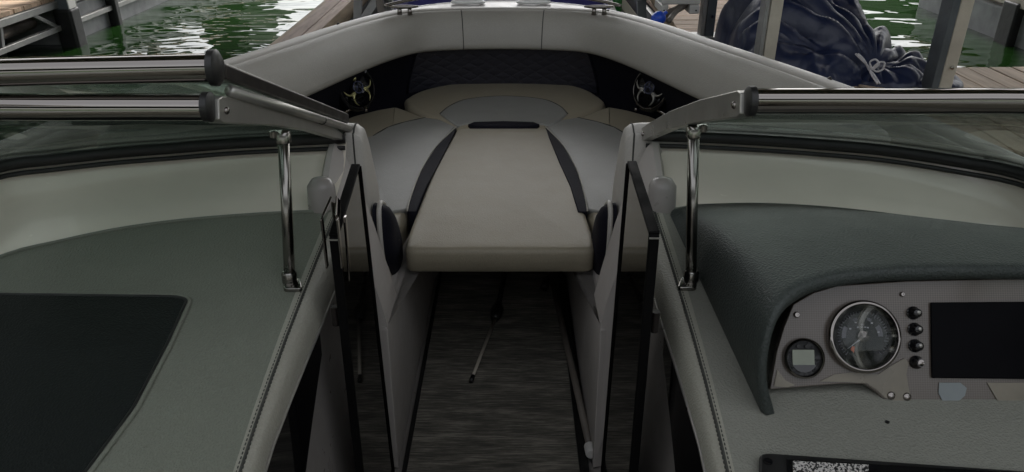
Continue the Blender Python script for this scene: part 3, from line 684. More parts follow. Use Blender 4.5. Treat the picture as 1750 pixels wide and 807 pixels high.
face = [hp(*p) for p in [(1316, 666), (1328, 600), (1340, 560), (1356, 520), (1390, 500), (1430, 488), (1550, 480), (1750, 476), (1960, 480), (1960, 694), (1750, 691), (1530, 687), (1510, 682), (1495, 668), (1478, 657), (1440, 656)]]
MB().prism(face, -HN*0.012).build('instrument_panel', M['weave'], boat, 0, 0.0015)
def gx(px, py, lift=0.0):
    return Matrix.Translation(hp(px, py, lift)) @ HN.to_track_quat('Z', 'Y').to_matrix().to_4x4()
# big gauge
G = gx(1473, 575)
g = MB().lathe([(0.050, 0.0), (0.052, 0.004), (0.0515, 0.010), (0.0485, 0.013), (0.0465, 0.0125), (0.0455, 0.009), (0.045, 0.002)], G, 56, False).build('engine_gauge', M['chrome'], boat, 60)
MB().lathe([(0.0455, 0.0025), (0.0, 0.0025)], G, 48).build('dial', M['gloss'], g, 50)
def gp(r, a, h): return G @ Vector((r*math.cos(a), r*math.sin(a), h))
t = MB()
for k in range(41):
    a = R(225 - 270*k/40); r_ = 0.033 if k % 5 else 0.031
    t.beam(gp(r_, a, 0.0032), gp(0.0365, a, 0.0032), 0.0006 if k % 5 else 0.0012, 0.0004, HN)
for a0, a1, ra, rb in ((150, 185, 0.024, 0.030), (0, 35, 0.022, 0.029), (60, 75, 0.024, 0.028), (105, 120, 0.024, 0.028), (82, 98, 0.015, 0.018)):
    q = 8; t.grid([[gp(rr_, R(a0+(a1-a0)*k/q), 0.003) for rr_ in (ra, rb)] for k in range(q+1)])
t.build('scale_marks', M['dial'], g, 0)
t = MB()
for k, (x_, y_) in enumerate(((-0.008, 0.012), (-0.003, 0.0125), (0.002, 0.012), (0.006, 0.0115), (-0.011, 0.019), (0.012, 0.018), (-0.019, 0.010), (0.021, 0.005))):
    t.box(x_, x_+0.0028, y_, y_+0.002, 0.003, 0.0034, G)
t.build('dial_figures', M['dialpale'], g, 0)
MB().lathe([(0.0085, 0.003), (0.0085, 0.0065), (0.006, 0.008), (0.0, 0.0085)], G, 28).build('needle_hub', M['chrome'], g, 40)
MB().prism([gp(0.006, R(225), 0.0055), gp(0.030, R(216), 0.0055), gp(0.006, R(207), 0.0055)], HN*0.001).build('needle', M['dialpale'], g, 0)
MB().prism([gp(0.020, R(225), 0.0068), gp(0.028, R(236), 0.0068), gp(0.027, R(222), 0.0068), gp(0.022, R(218), 0.0068)], HN*0.0008).build('orange_marker', M['orange'], g, 0)
MB().lathe([(0.0453, 0.0105), (0.03, 0.0120), (0.0, 0.0128)], G, 40).build('lens', M['lens'], g, 180)
# small digital gauge
G2 = gx(1372, 612)
g = MB().lathe([(0.0275, 0.0), (0.0290, 0.003), (0.0285, 0.008), (0.026, 0.010), (0.0245, 0.007), (0.0243, 0.003)], G2, 44, False).build('depth_gauge', M['chrome'], boat, 60)
MB().lathe([(0.0245, 0.0035), (0.0, 0.0035)], G2, 40).build('dial', M['black'], g, 50)
MB().box(-0.0165, 0.0150, -0.0115, 0.0120, 0.0038, 0.0050, G2).build('lcd_window', M['lcd'], g, 0, 0.001)
t = MB()
for x_ in (-0.0075, 0.0045): t.lathe([(0.0032, 0.0035), (0.003, 0.0058), (0, 0.0062)], G2 @ Matrix.Translation((x_, 0.0165, 0)), 14)
t.build('button', M['rubber'], g, 40)
t = MB().prism([G2 @ Vector((0.0185*math.cos(a), 0.0185*math.sin(a)*1.0-0.0015, 0.004)) for a in [R(205 + 130*k/12) for k in range(13)]], HN*0.0015).build('lower_key', M['gloss'], g, 0)
# screen
scr = [hp(*p, 0.001) for p in [(1588, 517), (1960, 514), (1960, 650), (1590, 646)]]
s_ = MB().prism(scr, HN*0.0035).build('chart_display', M['screen'], boat, 0, 0.002)
for px, py in ((1560, 535), (1562, 563), (1563, 591)):
    K = gx(px, py); k_ = MB().lathe([(0.0095, 0.0), (0.0095, 0.002), (0.007, 0.004), (0.0065, 0.013), (0.005, 0.015), (0.0, 0.0153)], K, 24).build('push_knob', M['gloss'], boat, 50)
    MB().lathe([(0.0028, 0.0153), (0.002, 0.0162), (0, 0.0164)], K @ Matrix.Translation((0.001, 0.001, 0)), 12).build('cap_dot', M['alu'], k_, 50)
K = gx(1565, 619); k_ = MB().lathe([(0.0095, 0.0), (0.0095, 0.003), (0.0075, 0.006), (0.0055, 0.010), (0.0055, 0.014)], K, 24).build('key_switch', M['gloss'], boat, 50)
MB().lathe([(0.0045, 0.014), (0.0045, 0.0152), (0.0015, 0.0154), (0.0012, 0.0142), (0, 0.0142)], K, 18).build('lock_barrel', M['chrome'], k_, 50)
for px, py, r_ in ((1541, 503, 0.0035), (1361, 538, 0.0045), (1522, 676, 0.006), (1549, 678, 0.006)):
    MB().lathe([(r_, 0.0), (r_, 0.0015), (r_*0.7, 0.0035), (r_*0.35, 0.0035), (r_*0.3, 0.0025), (0, 0.0025)], gx(px, py, 0.0005), 16).build('panel_screw', M['chrome'], boat, 50)
MB().prism([hp(*p, 0.001) for p in [(1604, 654), (1640, 654), (1651, 663), (1648, 676), (1632, 690), (1612, 689), (1603, 672)]], HN*0.0008).build('film_glare_patch', M['film_glare_blue'], boat, 0)  # peeling film, with the panel's reflections painted in as pale patches
MB().prism([hp(*p, 0.001) for p in [(1686, 654), (1800, 654), (1800, 689), (1706, 689)]], HN*0.0008).build('film_glare_patch', M['film_glare_tan'], boat, 0)
MB().prism([hp(*p, 0.001) for p in [(1400, 652), (1425, 640), (1455, 636), (1500, 640), (1520, 626), (1545, 612), (1552, 620), (1548, 640), (1556, 684), (1530, 685), (1512, 680), (1497, 666), (1480, 655), (1445, 653)]], HN*0.0008).build('glare_patch', M['film_glare_tan'], boat, 0)  # flat tan shapes paint the glossy panel's reflections
MB().prism([hp(*p, 0.001) for p in [(1322, 660), (1328, 632), (1342, 650), (1358, 658), (1345, 662)]], HN*0.0008).build('glare_patch', M['film_glare_tan'], boat, 0)
# stereo
rd = [con(*p) for p in [(1296, 788), (1310, 785), (1750, 816), (1950, 830), (1950, 960), (1296, 940)]]
st = cushion(MB(), round_outline([(p.x, p.y) for p in rd], 0.006), 0.012, 0.014, 0.004, zfun=lambda v: conz(v.y)).build('stereo', M['rubber'], boat, 50)
cr = [con(*p) for p in [(1342, 800), (1745, 823), (1745, 842), (1345, 842)]]
MB().prism([p + Vector((0, 0, 0.013)) for p in cr], (0, 0, 0.0015)).build('display_window', M['gloss'], st, 0)
cr = [con(*p) for p in [(1352, 804), (1480, 811), (1480, 826), (1352, 823)]]
MB().prism([p + Vector((0, 0, 0.0145)) for p in cr], (0, 0, 0.0015)).build('speckled_display', M['speckle'], st, 0)
MB().lathe([(0.006, 0), (0.006, 0.0015), (0.004, 0.001), (0, 0.001)], Matrix.Translation(con(1310, 802)+Vector((0, 0, 0.012))), 16).build('screw_cap', M['gloss'], st, 50)
MB().lathe([(0.003, 0), (0.003, 0.0015), (0, 0.002)], Matrix.Translation(con(1516, 722)), 12).build('console_stud', M['black'], boat, 50)

# ---- aft bench and sun pad behind the helm
cushion(MB(), round_outline([(-0.92, -1.15), (0.92, -1.15), (0.92, -0.60), (-0.92, -0.60)], 0.08), 0.45, 0.14, 0.04).build('aft_bench', M['cream'], boat, 180)
cushion(MB(), round_outline([(-0.92, -1.35), (0.92, -1.35), (0.92, -1.16), (-0.92, -1.16)], 0.08), 0.80, 0.45, 0.05).build('bench_backrest', M['cream'], boat, 180)
cushion(MB(), round_outline([(-0.95, -2.1), (0.95, -2.1), (0.95, -1.37), (-0.95, -1.37)], 0.1), 0.78, 0.14, 0.05).build('sun_pad', M['cream'], boat, 180)
MB().box(-0.9, 0.9, -2.0, -0.66, -0.03, 0.30).build('engine_cover', M['liner'], boat, 0, 0.01)

# ---- bow deck fittings: cleats, hatch ring, rails
for s in (-1, 1):
    c = at(690 if s < 0 else 1023, 13, z=0.83); cl = MB()
    for dx in (-0.018, 0.024): cl.tube([Vector((c.x+dx, c.y, 0.80)), Vector((c.x+dx, c.y, 0.83))], [0.011, 0.008], 12)
    cl.tube([Vector((c.x-0.06, c.y, 0.834)), Vector((c.x-0.02, c.y, 0.832)), Vector((c.x+0.02, c.y, 0.832)), Vector((c.x+0.06, c.y, 0.834))], [0.004, 0.008, 0.008, 0.004], 12)
    cl.build('deck_cleat', M['chrome'], boat, 180)
    cx_ = at(800 if s < 0 else 912, 6, z=0.806)
    MB().tube([Vector((cx_.x+0.055*math.cos(a)*1.3, cx_.y+0.03*math.sin(a), 0.812)) for a in [k*math.pi/16 for k in range(32)]], 0.006, 8, closed=True).build('hatch_ring', M['white'], boat, 180)
    MB().tube(spline([Vector((s*0.50, 3.33, 0.822)), Vector((s*0.41, 3.40, 0.835)), Vector((s*0.30, 3.50, 0.838)), Vector((s*0.15, 3.58, 0.825))], 20), 0.007, 8).build('toe_rail', M['chrome'], boat, 180)

# ================================================================== LOOSE THINGS IN THE BOAT
fo = spline([at(*p, z=ZS) for p in [(781, 219), (862, 218), (940, 219)]], 4)
fl = [at(*p, z=ZS) for p in [(781, 220), (742, 288), (712, 362), (694, 410), (691, 428), (1017, 428), (1016, 410), (1000, 362), (970, 288), (940, 220)]]
fl = [Vector((p.x, p.y, 0)) for p in fl]; fl[4].y = fl[5].y = 1.672
fc_ = cushion(MB(), round_outline([(p.x, p.y) for p in fl], 0.035, 5), ZS+0.004, 0.066, 0.016, crown=0.008).build('filler_cushion', M['tan'], None, 180)
tag(fc_, 'tan tapered filler cushion bridging the gap between the grey side seats', 'cushion'); trimmed(fc_)
MB().box(-0.11, -0.05, 1.74, 1.80, ZS-0.085, ZS-0.058).build('support_block', M['whiteplastic'], fc_, 0, 0.004)

p1 = empty('telescoping_pole', (0, 0, 0)); tag(p1, 'thin metal pole with black grip lying askew in the middle of the dark floor mat', 'pole'); trimmed(p1)
a, b_, c_, d_ = at(807, 646, z=0.02), at(846, 545, z=0.026), at(852, 520, z=0.026), at(866, 455, z=0.03)
MB().tube([a, b_], [0.0045, 0.0055], 12).build('rod', M['post'], p1, 180)
MB().tube([a + (a-b_)*0.05, a + (b_-a)*0.03], 0.0065, 12).build('tip', M['rubber'], p1, 180)
MB().tube(resample([b_, c_], 4), [0.012, 0.018, 0.020, 0.018, 0.012], 14).build('grip', M['rubber'], p1, 180)
MB().tube([c_, d_], 0.009, 12).build('handle', M['black'], p1, 180)
p2 = empty('boat_hook'); tag(p2, 'long dark pole with white end cap along the right edge of the floor mat', 'pole'); trimmed(p2)
a, b_ = at(1009, 768, z=0.032), at(938, 455, z=0.032)
MB().tube([a, b_], 0.0095, 14).build('shaft', M['pipe'], p2, 180)
d = (a-b_).normalized(); MB().tube([a - d*0.012, a + d*0.016, a + d*0.019], [0.0145, 0.0145, 0.012], 20).build('end_cap', M['whiteplastic'], p2, 50)
MB().tube([at(934, 478, z=0.03), at(930, 492, z=0.03)], 0.014, 12).build('hook', M['rubber'], p2, 180)

# ================================================================== WATER AND DOCKS
wz = -0.13
MB().add([(-150, -150, wz), (150, -150, wz), (150, 160, wz), (-150, 160, wz)], [(0, 1, 2, 3)]).build('water', M['water'], None, 0)
tag(bpy.data.objects['water'], 'dark green rippled marina water with bright sky reflections', 'water', kind='structure')

def planks(mb, x0, x1, y0, y1, z, w, gap, along, rnd=0.004):
    if along == 'x':
        y = y0
        while y < y1-0.01:
            e = min(y+w-gap, y1); dz = random.uniform(-rnd, rnd)/2; mb.box(x0+random.uniform(-.006, .006), x1+random.uniform(-.006, .006), y, e, z-0.03+dz, z+dz); y += w
    else:
        x = x0
        while x < x1-0.01:
            e = min(x+w-gap, x1); dz = random.uniform(-rnd, rnd)/2; mb.box(x, e, y0+random.uniform(-.006, .006), y1+random.uniform(-.006, .006), z-0.03+dz, z+dz); x += w
DZ = 0.35
d1 = empty('side_walkway', (1.35, 6, DZ)); tag(d1, 'wooden walkway of crosswise planks running ahead past the boat bow on the right', 'dock')
def loc(mb, o): 
    for v_ in mb.v: v_ -= o.location
    return mb
mb = MB(); planks(mb, 1.0, 1.70, 3.75, 12.0, DZ, 0.134, 0.010, 'x'); loc(mb, d1).build('deck_boards', M['woodx'], d1, 0, 0.003)
mb = MB(); mb.box(0.97, 1.0, 3.7, 12, DZ-0.20, DZ-0.04); mb.box(1.70, 1.74, 3.7, 12, DZ-0.20, DZ-0.04); loc(mb, d1).build('edge_beam', M['steel'], d1, 0)
mb = MB(); mb.box(1.05, 1.65, 4.0, 12, wz-0.1, DZ-0.10); loc(mb, d1).build('float', M['float'], d1, 0, 0.01)
d2 = empty('cross_walkway', (2.5, 3, DZ)); tag(d2, 'wooden dock platform with lengthwise planks seen on the right beyond the windshield', 'dock')
mb = MB(); planks(mb, 1.16, 4.3, 2.52, 3.68, DZ, 0.11, 0.009, 'y'); loc(mb, d2).build('deck_boards', M['woody'], d2, 0, 0.003)
mb = MB(); mb.box(1.14, 4.3, 2.48, 2.51, DZ-0.2, DZ-0.03); mb.box(1.14, 4.3, 3.69, 3.72, DZ-0.2, DZ-0.03); mb.box(1.13, 1.155, 2.48, 3.72, DZ-0.2, DZ-0.03); loc(mb, d2).build('edge_beam', M['steel'], d2, 0)
mb = MB(); mb.box(1.25, 4.2, 2.6, 3.6, wz-0.1, DZ-0.06); loc(mb, d2).build('float', M['float'], d2, 0, 0.01)
d3 = empty('finger_pier', (-1.15, 7, DZ)); tag(d3, 'narrow wooden finger pier with a rounded timber edge ahead on the left of the bow', 'dock')
mb = MB(); planks(mb, -1.25, -1.07, 4.05, 10.5, DZ, 0.092, 0.007, 'y'); loc(mb, d3).build('deck_boards', M['woodfinger'], d3, 0, 0.003)
mb = MB(); mb.tube([(-1.03, 4.05, DZ-0.005), (-1.03, 7, DZ-0.005), (-1.03, 10.5, DZ-0.005)], 0.04, 14); loc(mb, d3).build('timber_edge', M['timber'], d3, 180)
mb = MB(); mb.box(-1.29, -1.252, 4.05, 10.5, DZ-0.06, DZ-0.008); loc(mb, d3).build('kerb_strip', M['timber'], d3, 0, 0.004)
mb = MB(); mb.box(-1.22, -1.07, 4.3, 10.5, wz-0.1, DZ-0.04); loc(mb, d3).build('float', M['float'], d3, 0, 0.01)

# posts (channel sections)
def post(x, y, w, mat1, mat2, label, z0=DZ, h=3.2, flange=0.5):
    o = empty('dock_post', (x, y, z0)); tag(o, label, 'post', 'steel posts standing on the docks')
    MB().box(-w/2, -w/2+w*flange, -w*0.5, w*0.5, 0, h).build('web', mat1, o, 0, 0.004)
    MB().box(-w/2+w*flange+0.004, w/2, -w*0.42, w*0.42, 0, h).build('flange', mat2, o, 0, 0.004)
    MB().box(-w*0.9, w*0.9, -w*0.9, w*0.9, 0, 0.012).build('base_plate', M['steel'], o, 0, 0.003)
    b_ = MB()
    for zz in (0.12, 0.5, 1.4): b_.lathe([(0.008, 0), (0.008, 0.005), (0, 0.007)], Matrix.Translation((w*0.2, -w*0.5-0.001, zz)) @ Matrix.Rotation(R(90), 4, 'X'), 10)
    b_.build('bolt', M['chrome'], o, 50)
    return o
q = dk(1206, 55, y=4.35); post(q.x, 4.35, 0.078, M['steel'], M['steeldark'], 'slim blue grey post on the planks left of the navy cover', flange=0.3)
q = dk(1307, 90, y=3.15); post(q.x, 3.15, 0.072, M['steel'], M['post'], 'pale beige post standing in front of the navy cover heap', z0=DZ, flange=0.25)
q = dk(1601, 145, y=3.25); post(q.x, 3.25, 0.092, M['steeldark'], M['post'], 'thick leaning looking post on the platform, furthest right in the picture', flange=0.35)
q = dk(1434, 20, y=4.55); post(q.x, 4.55, 0.075, M['post'], M['steel'], 'short visible post rising behind the top of the navy cover', flange=0.5)

# left dock: trussed frame, wooden deck, float
d4 = empty('truss_dock', (-3.6, 8, 0)); tag(d4, 'old dock at far left with a pale steel truss side and wooden top', 'dock')
mb = MB(); planks(mb, -5.4, -3.56, 3.0, 14, 0.265, 0.12, 0.01, 'x'); loc(mb, d4).build('deck_boards', M['woodx'], d4, 0)
mb = MB(); XT = -3.56
mb.beam((XT, 2.5, 0.205), (XT, 14, 0.205), 0.05, 0.05); mb.beam((XT-0.01, 2.5, 0.025), (XT-0.01, 14, 0.025), 0.045, 0.04)
yy = 3.36
while yy < 13:
    mb.beam((XT-0.01, yy, 0.03), (XT-0.01, yy+0.05, 0.2), 0.03, 0.028, (1, 0, 0)); mb.beam((XT-0.01, yy+0.42, 0.2), (XT-0.01, yy+0.72, 0.04), 0.03, 0.028, (1, 0, 0)); yy += 1.02
loc(mb, d4).build('truss_frame', M['steel'], d4, 0, 0.003)
mb = MB(); mb.box(-5.3, -3.60, 6.25, 14, wz-0.2, 0.155); mb.box(-5.3, -4.0, 2.0, 6.1, wz-0.2, 0.155); loc(mb, d4).build('float', M['float'], d4, 0, 0.02)
mb = MB(); mb.tube([(-3.75, 2, 0.08), (-3.75, 6.1, 0.08)], 0.05, 12); loc(mb, d4).build('conduit', M['pipe'], d4, 180)
def pile(x, y, label, h, w=0.10):
    o = empty('dock_pile', (x, y, wz)); tag(o, label, 'pile', 'piles with black sleeves at the waterline')
    MB().box(-w/2, w/2, -w/2, w/2, 0.1, h).build('column', M['steeldark'], o, 0, 0.004)
    MB().box(-w*0.62, w*0.62, -w*0.62, w*0.62, -0.4, 0.30).build('sleeve', M['rubber'], o, 0, 0.02)
    MB().box(w*0.5+0.003, w*0.5+0.012, -w*0.6, w*0.3, 0.30, h).build('face_plate', M['whiteplastic'], o, 0, 0.002)
q = dk(122, 78, z=wz); pile(q.x+0.03, q.y, 'tall dark pile with a pale face plate at the near end of the grey float', 3.5, 0.12)
q = dk(196, 42, z=wz); pile(q.x+0.02, q.y, 'small black sleeved pile halfway along the grey float', 0.6, 0.07)
q = dk(248, 10, z=wz); pile(q.x-0.02, q.y, 'farthest black pile near the top edge at the left', 0.8, 0.10)

# right dock
d5 = empty('float_dock', (4.6, 8, 0)); tag(d5, 'weathered grey float dock across the water at the upper right corner', 'dock')
mb = MB(); mb.box(4.12, 5.6, 5.7, 6.95, wz-0.2, 0.13); mb.box(4.16, 5.6, 7.15, 7.95, wz-0.2, 0.15); loc(mb, d5).build('float', M['float'], d5, 0, 0.02)
mb = MB(); mb.beam((4.10, 5.7, 0.20), (4.10, 8.0, 0.20), 0.05, 0.07); mb.beam((4.10, 3.0, 0.20), (4.10, 5.5, 0.20), 0.05, 0.07); loc(mb, d5).build('edge_beam', M['post'], d5, 0, 0.004)
mb = MB(); planks(mb, 4.13, 5.9, 3.72, 8.0, DZ, 0.134, 0.01, 'x'); loc(mb, d5).build('deck_boards', M['woodx'], d5, 0)
def pile2(px, py, label, w, h):
    q = dk(px, py, z=wz); o = empty('dock_pile', (q.x, q.y, wz)); tag(o, label, 'pile', 'piles with black sleeves at the waterline')
    MB().box(-w/2, w/2, -w/2, w/2, 0.2, h).build('column', M['post'], o, 0, 0.004)
    MB().box(-w*0.62, w*0.62, -w*0.62, w*0.62, -0.4, 0.33).build('sleeve', M['rubber'], o, 0, 0.015)
pile2(1644, 38, 'black sleeved pile between the two grey floats at upper right', 0.07, 0.5)
pile2(1728, 74, 'white topped pile at the right edge of the picture', 0.16, 2.6)

# clutter at the dock ahead
o = empty('dock_box', (0.95, 4.1, 0.35)); q = dk(1130, 18, y=4.25); q2 = dk(1196, 18, y=4.25)
o.location = ((q.x+q2.x)/2, 4.25, q.z); tag(o, 'white plastic box with a notched underside above grey pipes right of the bow', 'box')
wd = (q2.x-q.x)/2
MB().box(-wd, wd, 0.0, 0.22, 0.03, 0.30).box(-wd, -wd*0.62, 0.0, 0.22, -0.02, 0.029).box(wd*0.45, wd, 0.0, 0.22, -0.02, 0.029).build('housing', M['whiteplastic'], o, 0, 0.008)
t = MB()
for x_ in (-wd*0.85, wd*0.8): t.lathe([(0.005, 0), (0.004, 0.004), (0, 0.005)], Matrix.Translation((x_, -0.002, 0.0)) @ Matrix.Rotation(R(90), 4, 'X'), 10)
t.build('screw', M['black'], o, 50)
o = empty('drain_pipes'); mb = MB()
mb.tube(spline([dk(1185, 0, y=4.6), dk(1165, 12, y=4.3), dk(1140, 24, y=4.2), dk(1128, 30, y=4.2)], 14), 0.020, 12)
mb.tube(spline([dk(1172, 8, y=4.3), dk(1158, 18, y=4.2), dk(1150, 26, y=4.1), dk(1143, 36, y=4.0)], 14), 0.014, 12)
pp_ = mb.build('drain_pipe', M['pipe'], None, 180); bpy.data.objects.remove(o); tag(pp_, 'bent grey pipes hanging under the white dock box', 'pipe')
q = dk(1125, 32, y=4.0)
mb = MB(); mb.lathe([(0.0, -0.038), (0.022, -0.033), (0.034, -0.018), (0.036, 0.0), (0.034, 0.018), (0.024, 0.032), (0.010, 0.038), (0.0085, 0.055), (0, 0.056)], Matrix.Translation(q) @ Matrix.Rotation(R(50), 4, 'Y'), 24)
tag(mb.build('float_ball', M['blueplastic'], None, 60), 'small bright blue float beside the grey pipes', 'float')
for px0, py0, px1, py1, w_, mt, lab in ((1060, 0, 1090, 40, 0.05, 'post', 'pale diagonal brace ahead, right of the bow cleat'), (1095, 0, 1097, 40, 0.06, 'steeldark', 'dark upright ahead between the bow cleat and the blue float'), (1113, -10, 1135, 26, 0.05, 'timber', 'wooden diagonal brace beside the dark upright ahead'), (1036, -10, 1050, 22, 0.03, 'whiteplastic', 'thin white strut closest to the right bow cleat')):
    a, b_ = dk(px0, py0, y=4.9), dk(px1, py1, y=4.7)
    o = MB().beam(a + (a-b_)*6 if px0 == 1095 else a+(a-b_)*1.5, b_ + (b_-a)*0.8, w_, w_*0.6, (0, 1, 0)).build('brace', M[mt], None, 0, 0.004); tag(o, lab, 'brace', 'struts and braces of the dock ahead')
for px0, py0, px1, py1, w_, mt, lab in ((612, -5, 611, 36, 0.05, 'steel', 'grey upright beside the finger pier timber'), (650, -10, 621, 34, 0.05, 'steel', 'grey diagonal brace behind the finger pier timber'), (647, -10, 653, 26, 0.045, 'pipe', 'brown upright nearest the left bow cleat')):
    a, b_ = dk(px0, py0, y=5.0), dk(px1, py1, y=4.9)
    o = MB().beam(a + (a-b_)*(3 if px0 != 650 else 0.3), b_ + (b_-a)*0.9, w_, w_*0.6, (0, 1, 0)).build('brace', M[mt], None, 0, 0.004); tag(o, lab, 'brace', 'struts and braces of the dock ahead')
q = dk(1054, 20, y=4.8)
tag(MB().lathe([(0.028, 0), (0.03, 0.005), (0.03, 0.11), (0.012, 0.15), (0.011, 0.19), (0, 0.19)], Matrix.Translation(q), 20).build('bottle', M['greenglass'], None, 50), 'small green bottle among the struts ahead of the bow', 'bottle')

# moored boat ahead under a blue cover
o = empty('moored_boat', (0, 5.0, 0)); tag(o, 'moored boat ahead of the bow, hidden under a blue canvas cover', 'boat')
rws = []
for k in range(15):
    u = k/14; y_ = 0.0 + 4.2*u; wv = 0.66+0.30*min(1, u*2.2)**0.6; zt = 0.60 + 0.30*min(1, u*1.6)
    rws.append([Vector((wv*math.cos(a), y_, 0.27 + (zt-0.27)*max(0, math.sin(a))**0.7 + 0.012*math.sin(a*9+k))) for a in [math.pi*j/24 for j in range(25)]])
MB().grid(rws).add(rws[0], [tuple(range(25))]).build('canvas_cover', M['bluecanvas'], o, 60)
rws = []
for k in range(15):
    u = k/14; y_ = -0.02 + 4.24*u; wv = 0.67+0.31*min(1, u*2.2)**0.6
    rws.append([Vector((-wv*0.6, y_, -0.3)), Vector((-wv, y_, 0.26)), Vector((-wv*0.97, y_, 0.30)), Vector((wv*0.97, y_, 0.30)), Vector((wv, y_, 0.26)), Vector((wv*0.6, y_, -0.3))])
MB().grid(rws).add(rws[0], [tuple(range(6))]).build('hull', M['white'], o, 40)

# ================================================================== NAVY COVER HEAP (cloth draped by relaxation)
from mathutils import noise as mn
def heap():
    lumps = [(1.38, 3.92, 0.24, 0.40, 0.38), (1.53, 3.82, 0.25, 0.38, 0.325), (1.66, 3.72, 0.22, 0.30, 0.24), (1.40, 3.52, 0.28, 0.20, 0.17), (1.78, 3.50, 0.20, 0.20, 0.115), (1.92, 3.40, 0.15, 0.13, 0.06), (1.27, 3.70, 0.14, 0.28, 0.24)]
    tie = Vector((1.70, 3.46)); nx, ny = 190, 190; Q = np.zeros((nx, ny, 3)); H0 = np.zeros((nx, ny))
    def base(x, y):
        acc = 0
        for cx0, cy0, rx, ry, h in lumps:
            ro = ((x-cx0)/rx)**2 + ((y-cy0)/ry)**2
            if ro < 1: acc += (h*(1-ro**1.6)**0.62)**5
        return acc**0.2
    def crease(t): t = abs(t - math.floor(t) - 0.5)*2; return 1 - t
    for i in range(nx):
        for j in range(ny):
            x = 0.98 + 1.14*i/(nx-1); y = 3.16 + 1.24*j/(ny-1)
            wx = mn.noise(Vector((x*3.1, y*3.1, 1)))*0.05; wy = mn.noise(Vector((x*3.1, y*3.1, 9)))*0.05
            h = base(x+wx, y+wy)
            d = Vector((x, y)) - tie; r = d.length; th = math.atan2(d.y, d.x)
            w1 = mn.noise(Vector((x*2.3, y*2.3, 3)))*0.9; w2 = mn.noise(Vector((x*5, y*5, 6)))*0.5
            f = crease(th*2.1 + w1 + r*0.9)**1.1*0.092*min(r*2.2, 1) + crease(th*3.1 - w1*1.4 + w2*0.6 - r*1.2)**1.2*0.026*min(r*3, 1)
            p3 = Vector((x*4.2+w2, y*3.4, 2.0)); f += (0.5-abs(mn.noise(p3)))*0.07 + (0.5-abs(mn.noise(p3*1.8)))*0.022 + (0.5-abs(mn.noise(p3*4.5)))*0.004
            k = min(h/0.12, 1)
            Q[i, j] = (x, y, DZ + 0.004 + h*0.86 + (f-0.06)*k*1.10 - (0.03 if h <= 0.001 else 0)); H0[i, j] = h
    # let the cloth lean: push points sideways by the slope so the folds overhang a little
    gx_, gy_ = np.gradient(Q[..., 2]); 
    for _ in range(2):
        gx_ = (gx_ + np.roll(gx_, 1, 0) + np.roll(gx_, -1, 0) + np.roll(gx_, 1, 1) + np.roll(gx_, -1, 1))/5
        gy_ = (gy_ + np.roll(gy_, 1, 0) + np.roll(gy_, -1, 0) + np.roll(gy_, 1, 1) + np.roll(gy_, -1, 1))/5
    Q[..., 0] -= np.clip(gx_, -0.03, 0.03)*1.3; Q[..., 1] -= np.clip(gy_, -0.03, 0.03)*1.3
    return Q, H0
P, H0 = heap(); n = P.shape[0]
mb = MB(); vid = {}
for i in range(n-1):
    for j in range(n-1):
        if max(H0[i, j], H0[i+1, j], H0[i, j+1], H0[i+1, j+1]) > 0.0005:
            f_ = []
            for a in ((i, j), (i+1, j), (i+1, j+1), (i, j+1)):
                if a not in vid: vid[a] = len(mb.v); mb.v.append(Vector(P[a]))
                f_.append(vid[a])
            mb.f.append(f_)
o = mb.build('boat_cover', M['tarp'], None, 180)
tag(o, 'crumpled navy blue boat cover heaped on the wooden dock', 'boat cover')
pts2 = P.reshape(-1, 3)
def surf(px, py):                            # where the sight line meets the heap
    r = ray(px, py, 27.0); best = None
    for t in np.arange(2.5, 6.0, 0.02):
        p = np.array(CAM + r*float(t)); d_ = ((pts2-p)**2).sum(1).min()
        if best is None or d_ < best[0]-1e-5:
            best = (d_, p)
            if d_ < 0.0007: break
    return Vector(best[1]) + Vector((0, -0.01, 0.012))
rp = MB()
for off in (0, 4):
    rp.tube(spline([surf(*p) for p in [(1460+off, 96), (1470+off, 106), (1482, 118+off), (1486+off, 130), (1497+off, 147)]], 24), 0.0045, 8)
base_ = surf(1484, 118)
def lp(dx, dz): return base_ + Vector((dx*0.0035, -0.02, -dz*0.0032))
rp.tube(spline([lp(0, 0), lp(-4, -8), lp(2, -12), lp(8, -6), lp(2, 2)], 24, True), 0.0042, 8, closed=True)
rp.tube(spline([lp(2, 0), lp(8, -8), lp(15, -7), lp(14, 2), lp(7, 5)], 24, True), 0.0042, 8, closed=True)
tag(rp.build('rope', M['rope'], None, 180), 'knotted white rope tied on the front of the navy cover', 'rope')

# ================================================================== ROOFS, SHORE
def roof(name, x0, x1, y0, y1, z, label):
    o = empty(name, ((x0+x1)/2, (y0+y1)/2, z)); tag(o, label, 'roof')
    ry = []
    xm = (x0+x1)/2
    mb = MB(); mb.box(x0-xm, x1-xm, -(y1-y0)/2, (y1-y0)/2, 0.2, 0.24); mb.build('roof_deck', M['roof'], o, 0)
    mb = MB(); yv = -(y1-y0)/2+0.2
    while yv < (y1-y0)/2: mb.box(x0-xm, x1-xm, yv, yv+0.08, 0.0, 0.19); yv += 2.4
    for xv in (x0-xm+0.05, 0, x1-xm-0.05): mb.box(xv-0.05, xv+0.05, -(y1-y0)/2, (y1-y0)/2, -0.12, -0.003)
    mb.build('roof_beams', M['post'], o, 0)
roof('added_rear_roof', -15, 15, -16, -5.6, 3.3, 'metal roof added out of view astern to narrow reflections and cut low light')  # unseen roof, added to narrow the bar reflections and darken the display
roof('slip_roof', -2.6, 4.0, 0.5, 9.5, 3.5, 'grey sheet metal slip roof above the boat, out of the picture')
roof('neighbour_roof', -15.0, -3.6, -4.5, 17.0, 3.3, 'metal roof over the neighbouring slips on the left, out of the picture')
roof('opposite_roof', 4.6, 15.0, -4.5, 9.0, 3.3, 'metal roof over the neighbouring slips on the right, out of the picture')
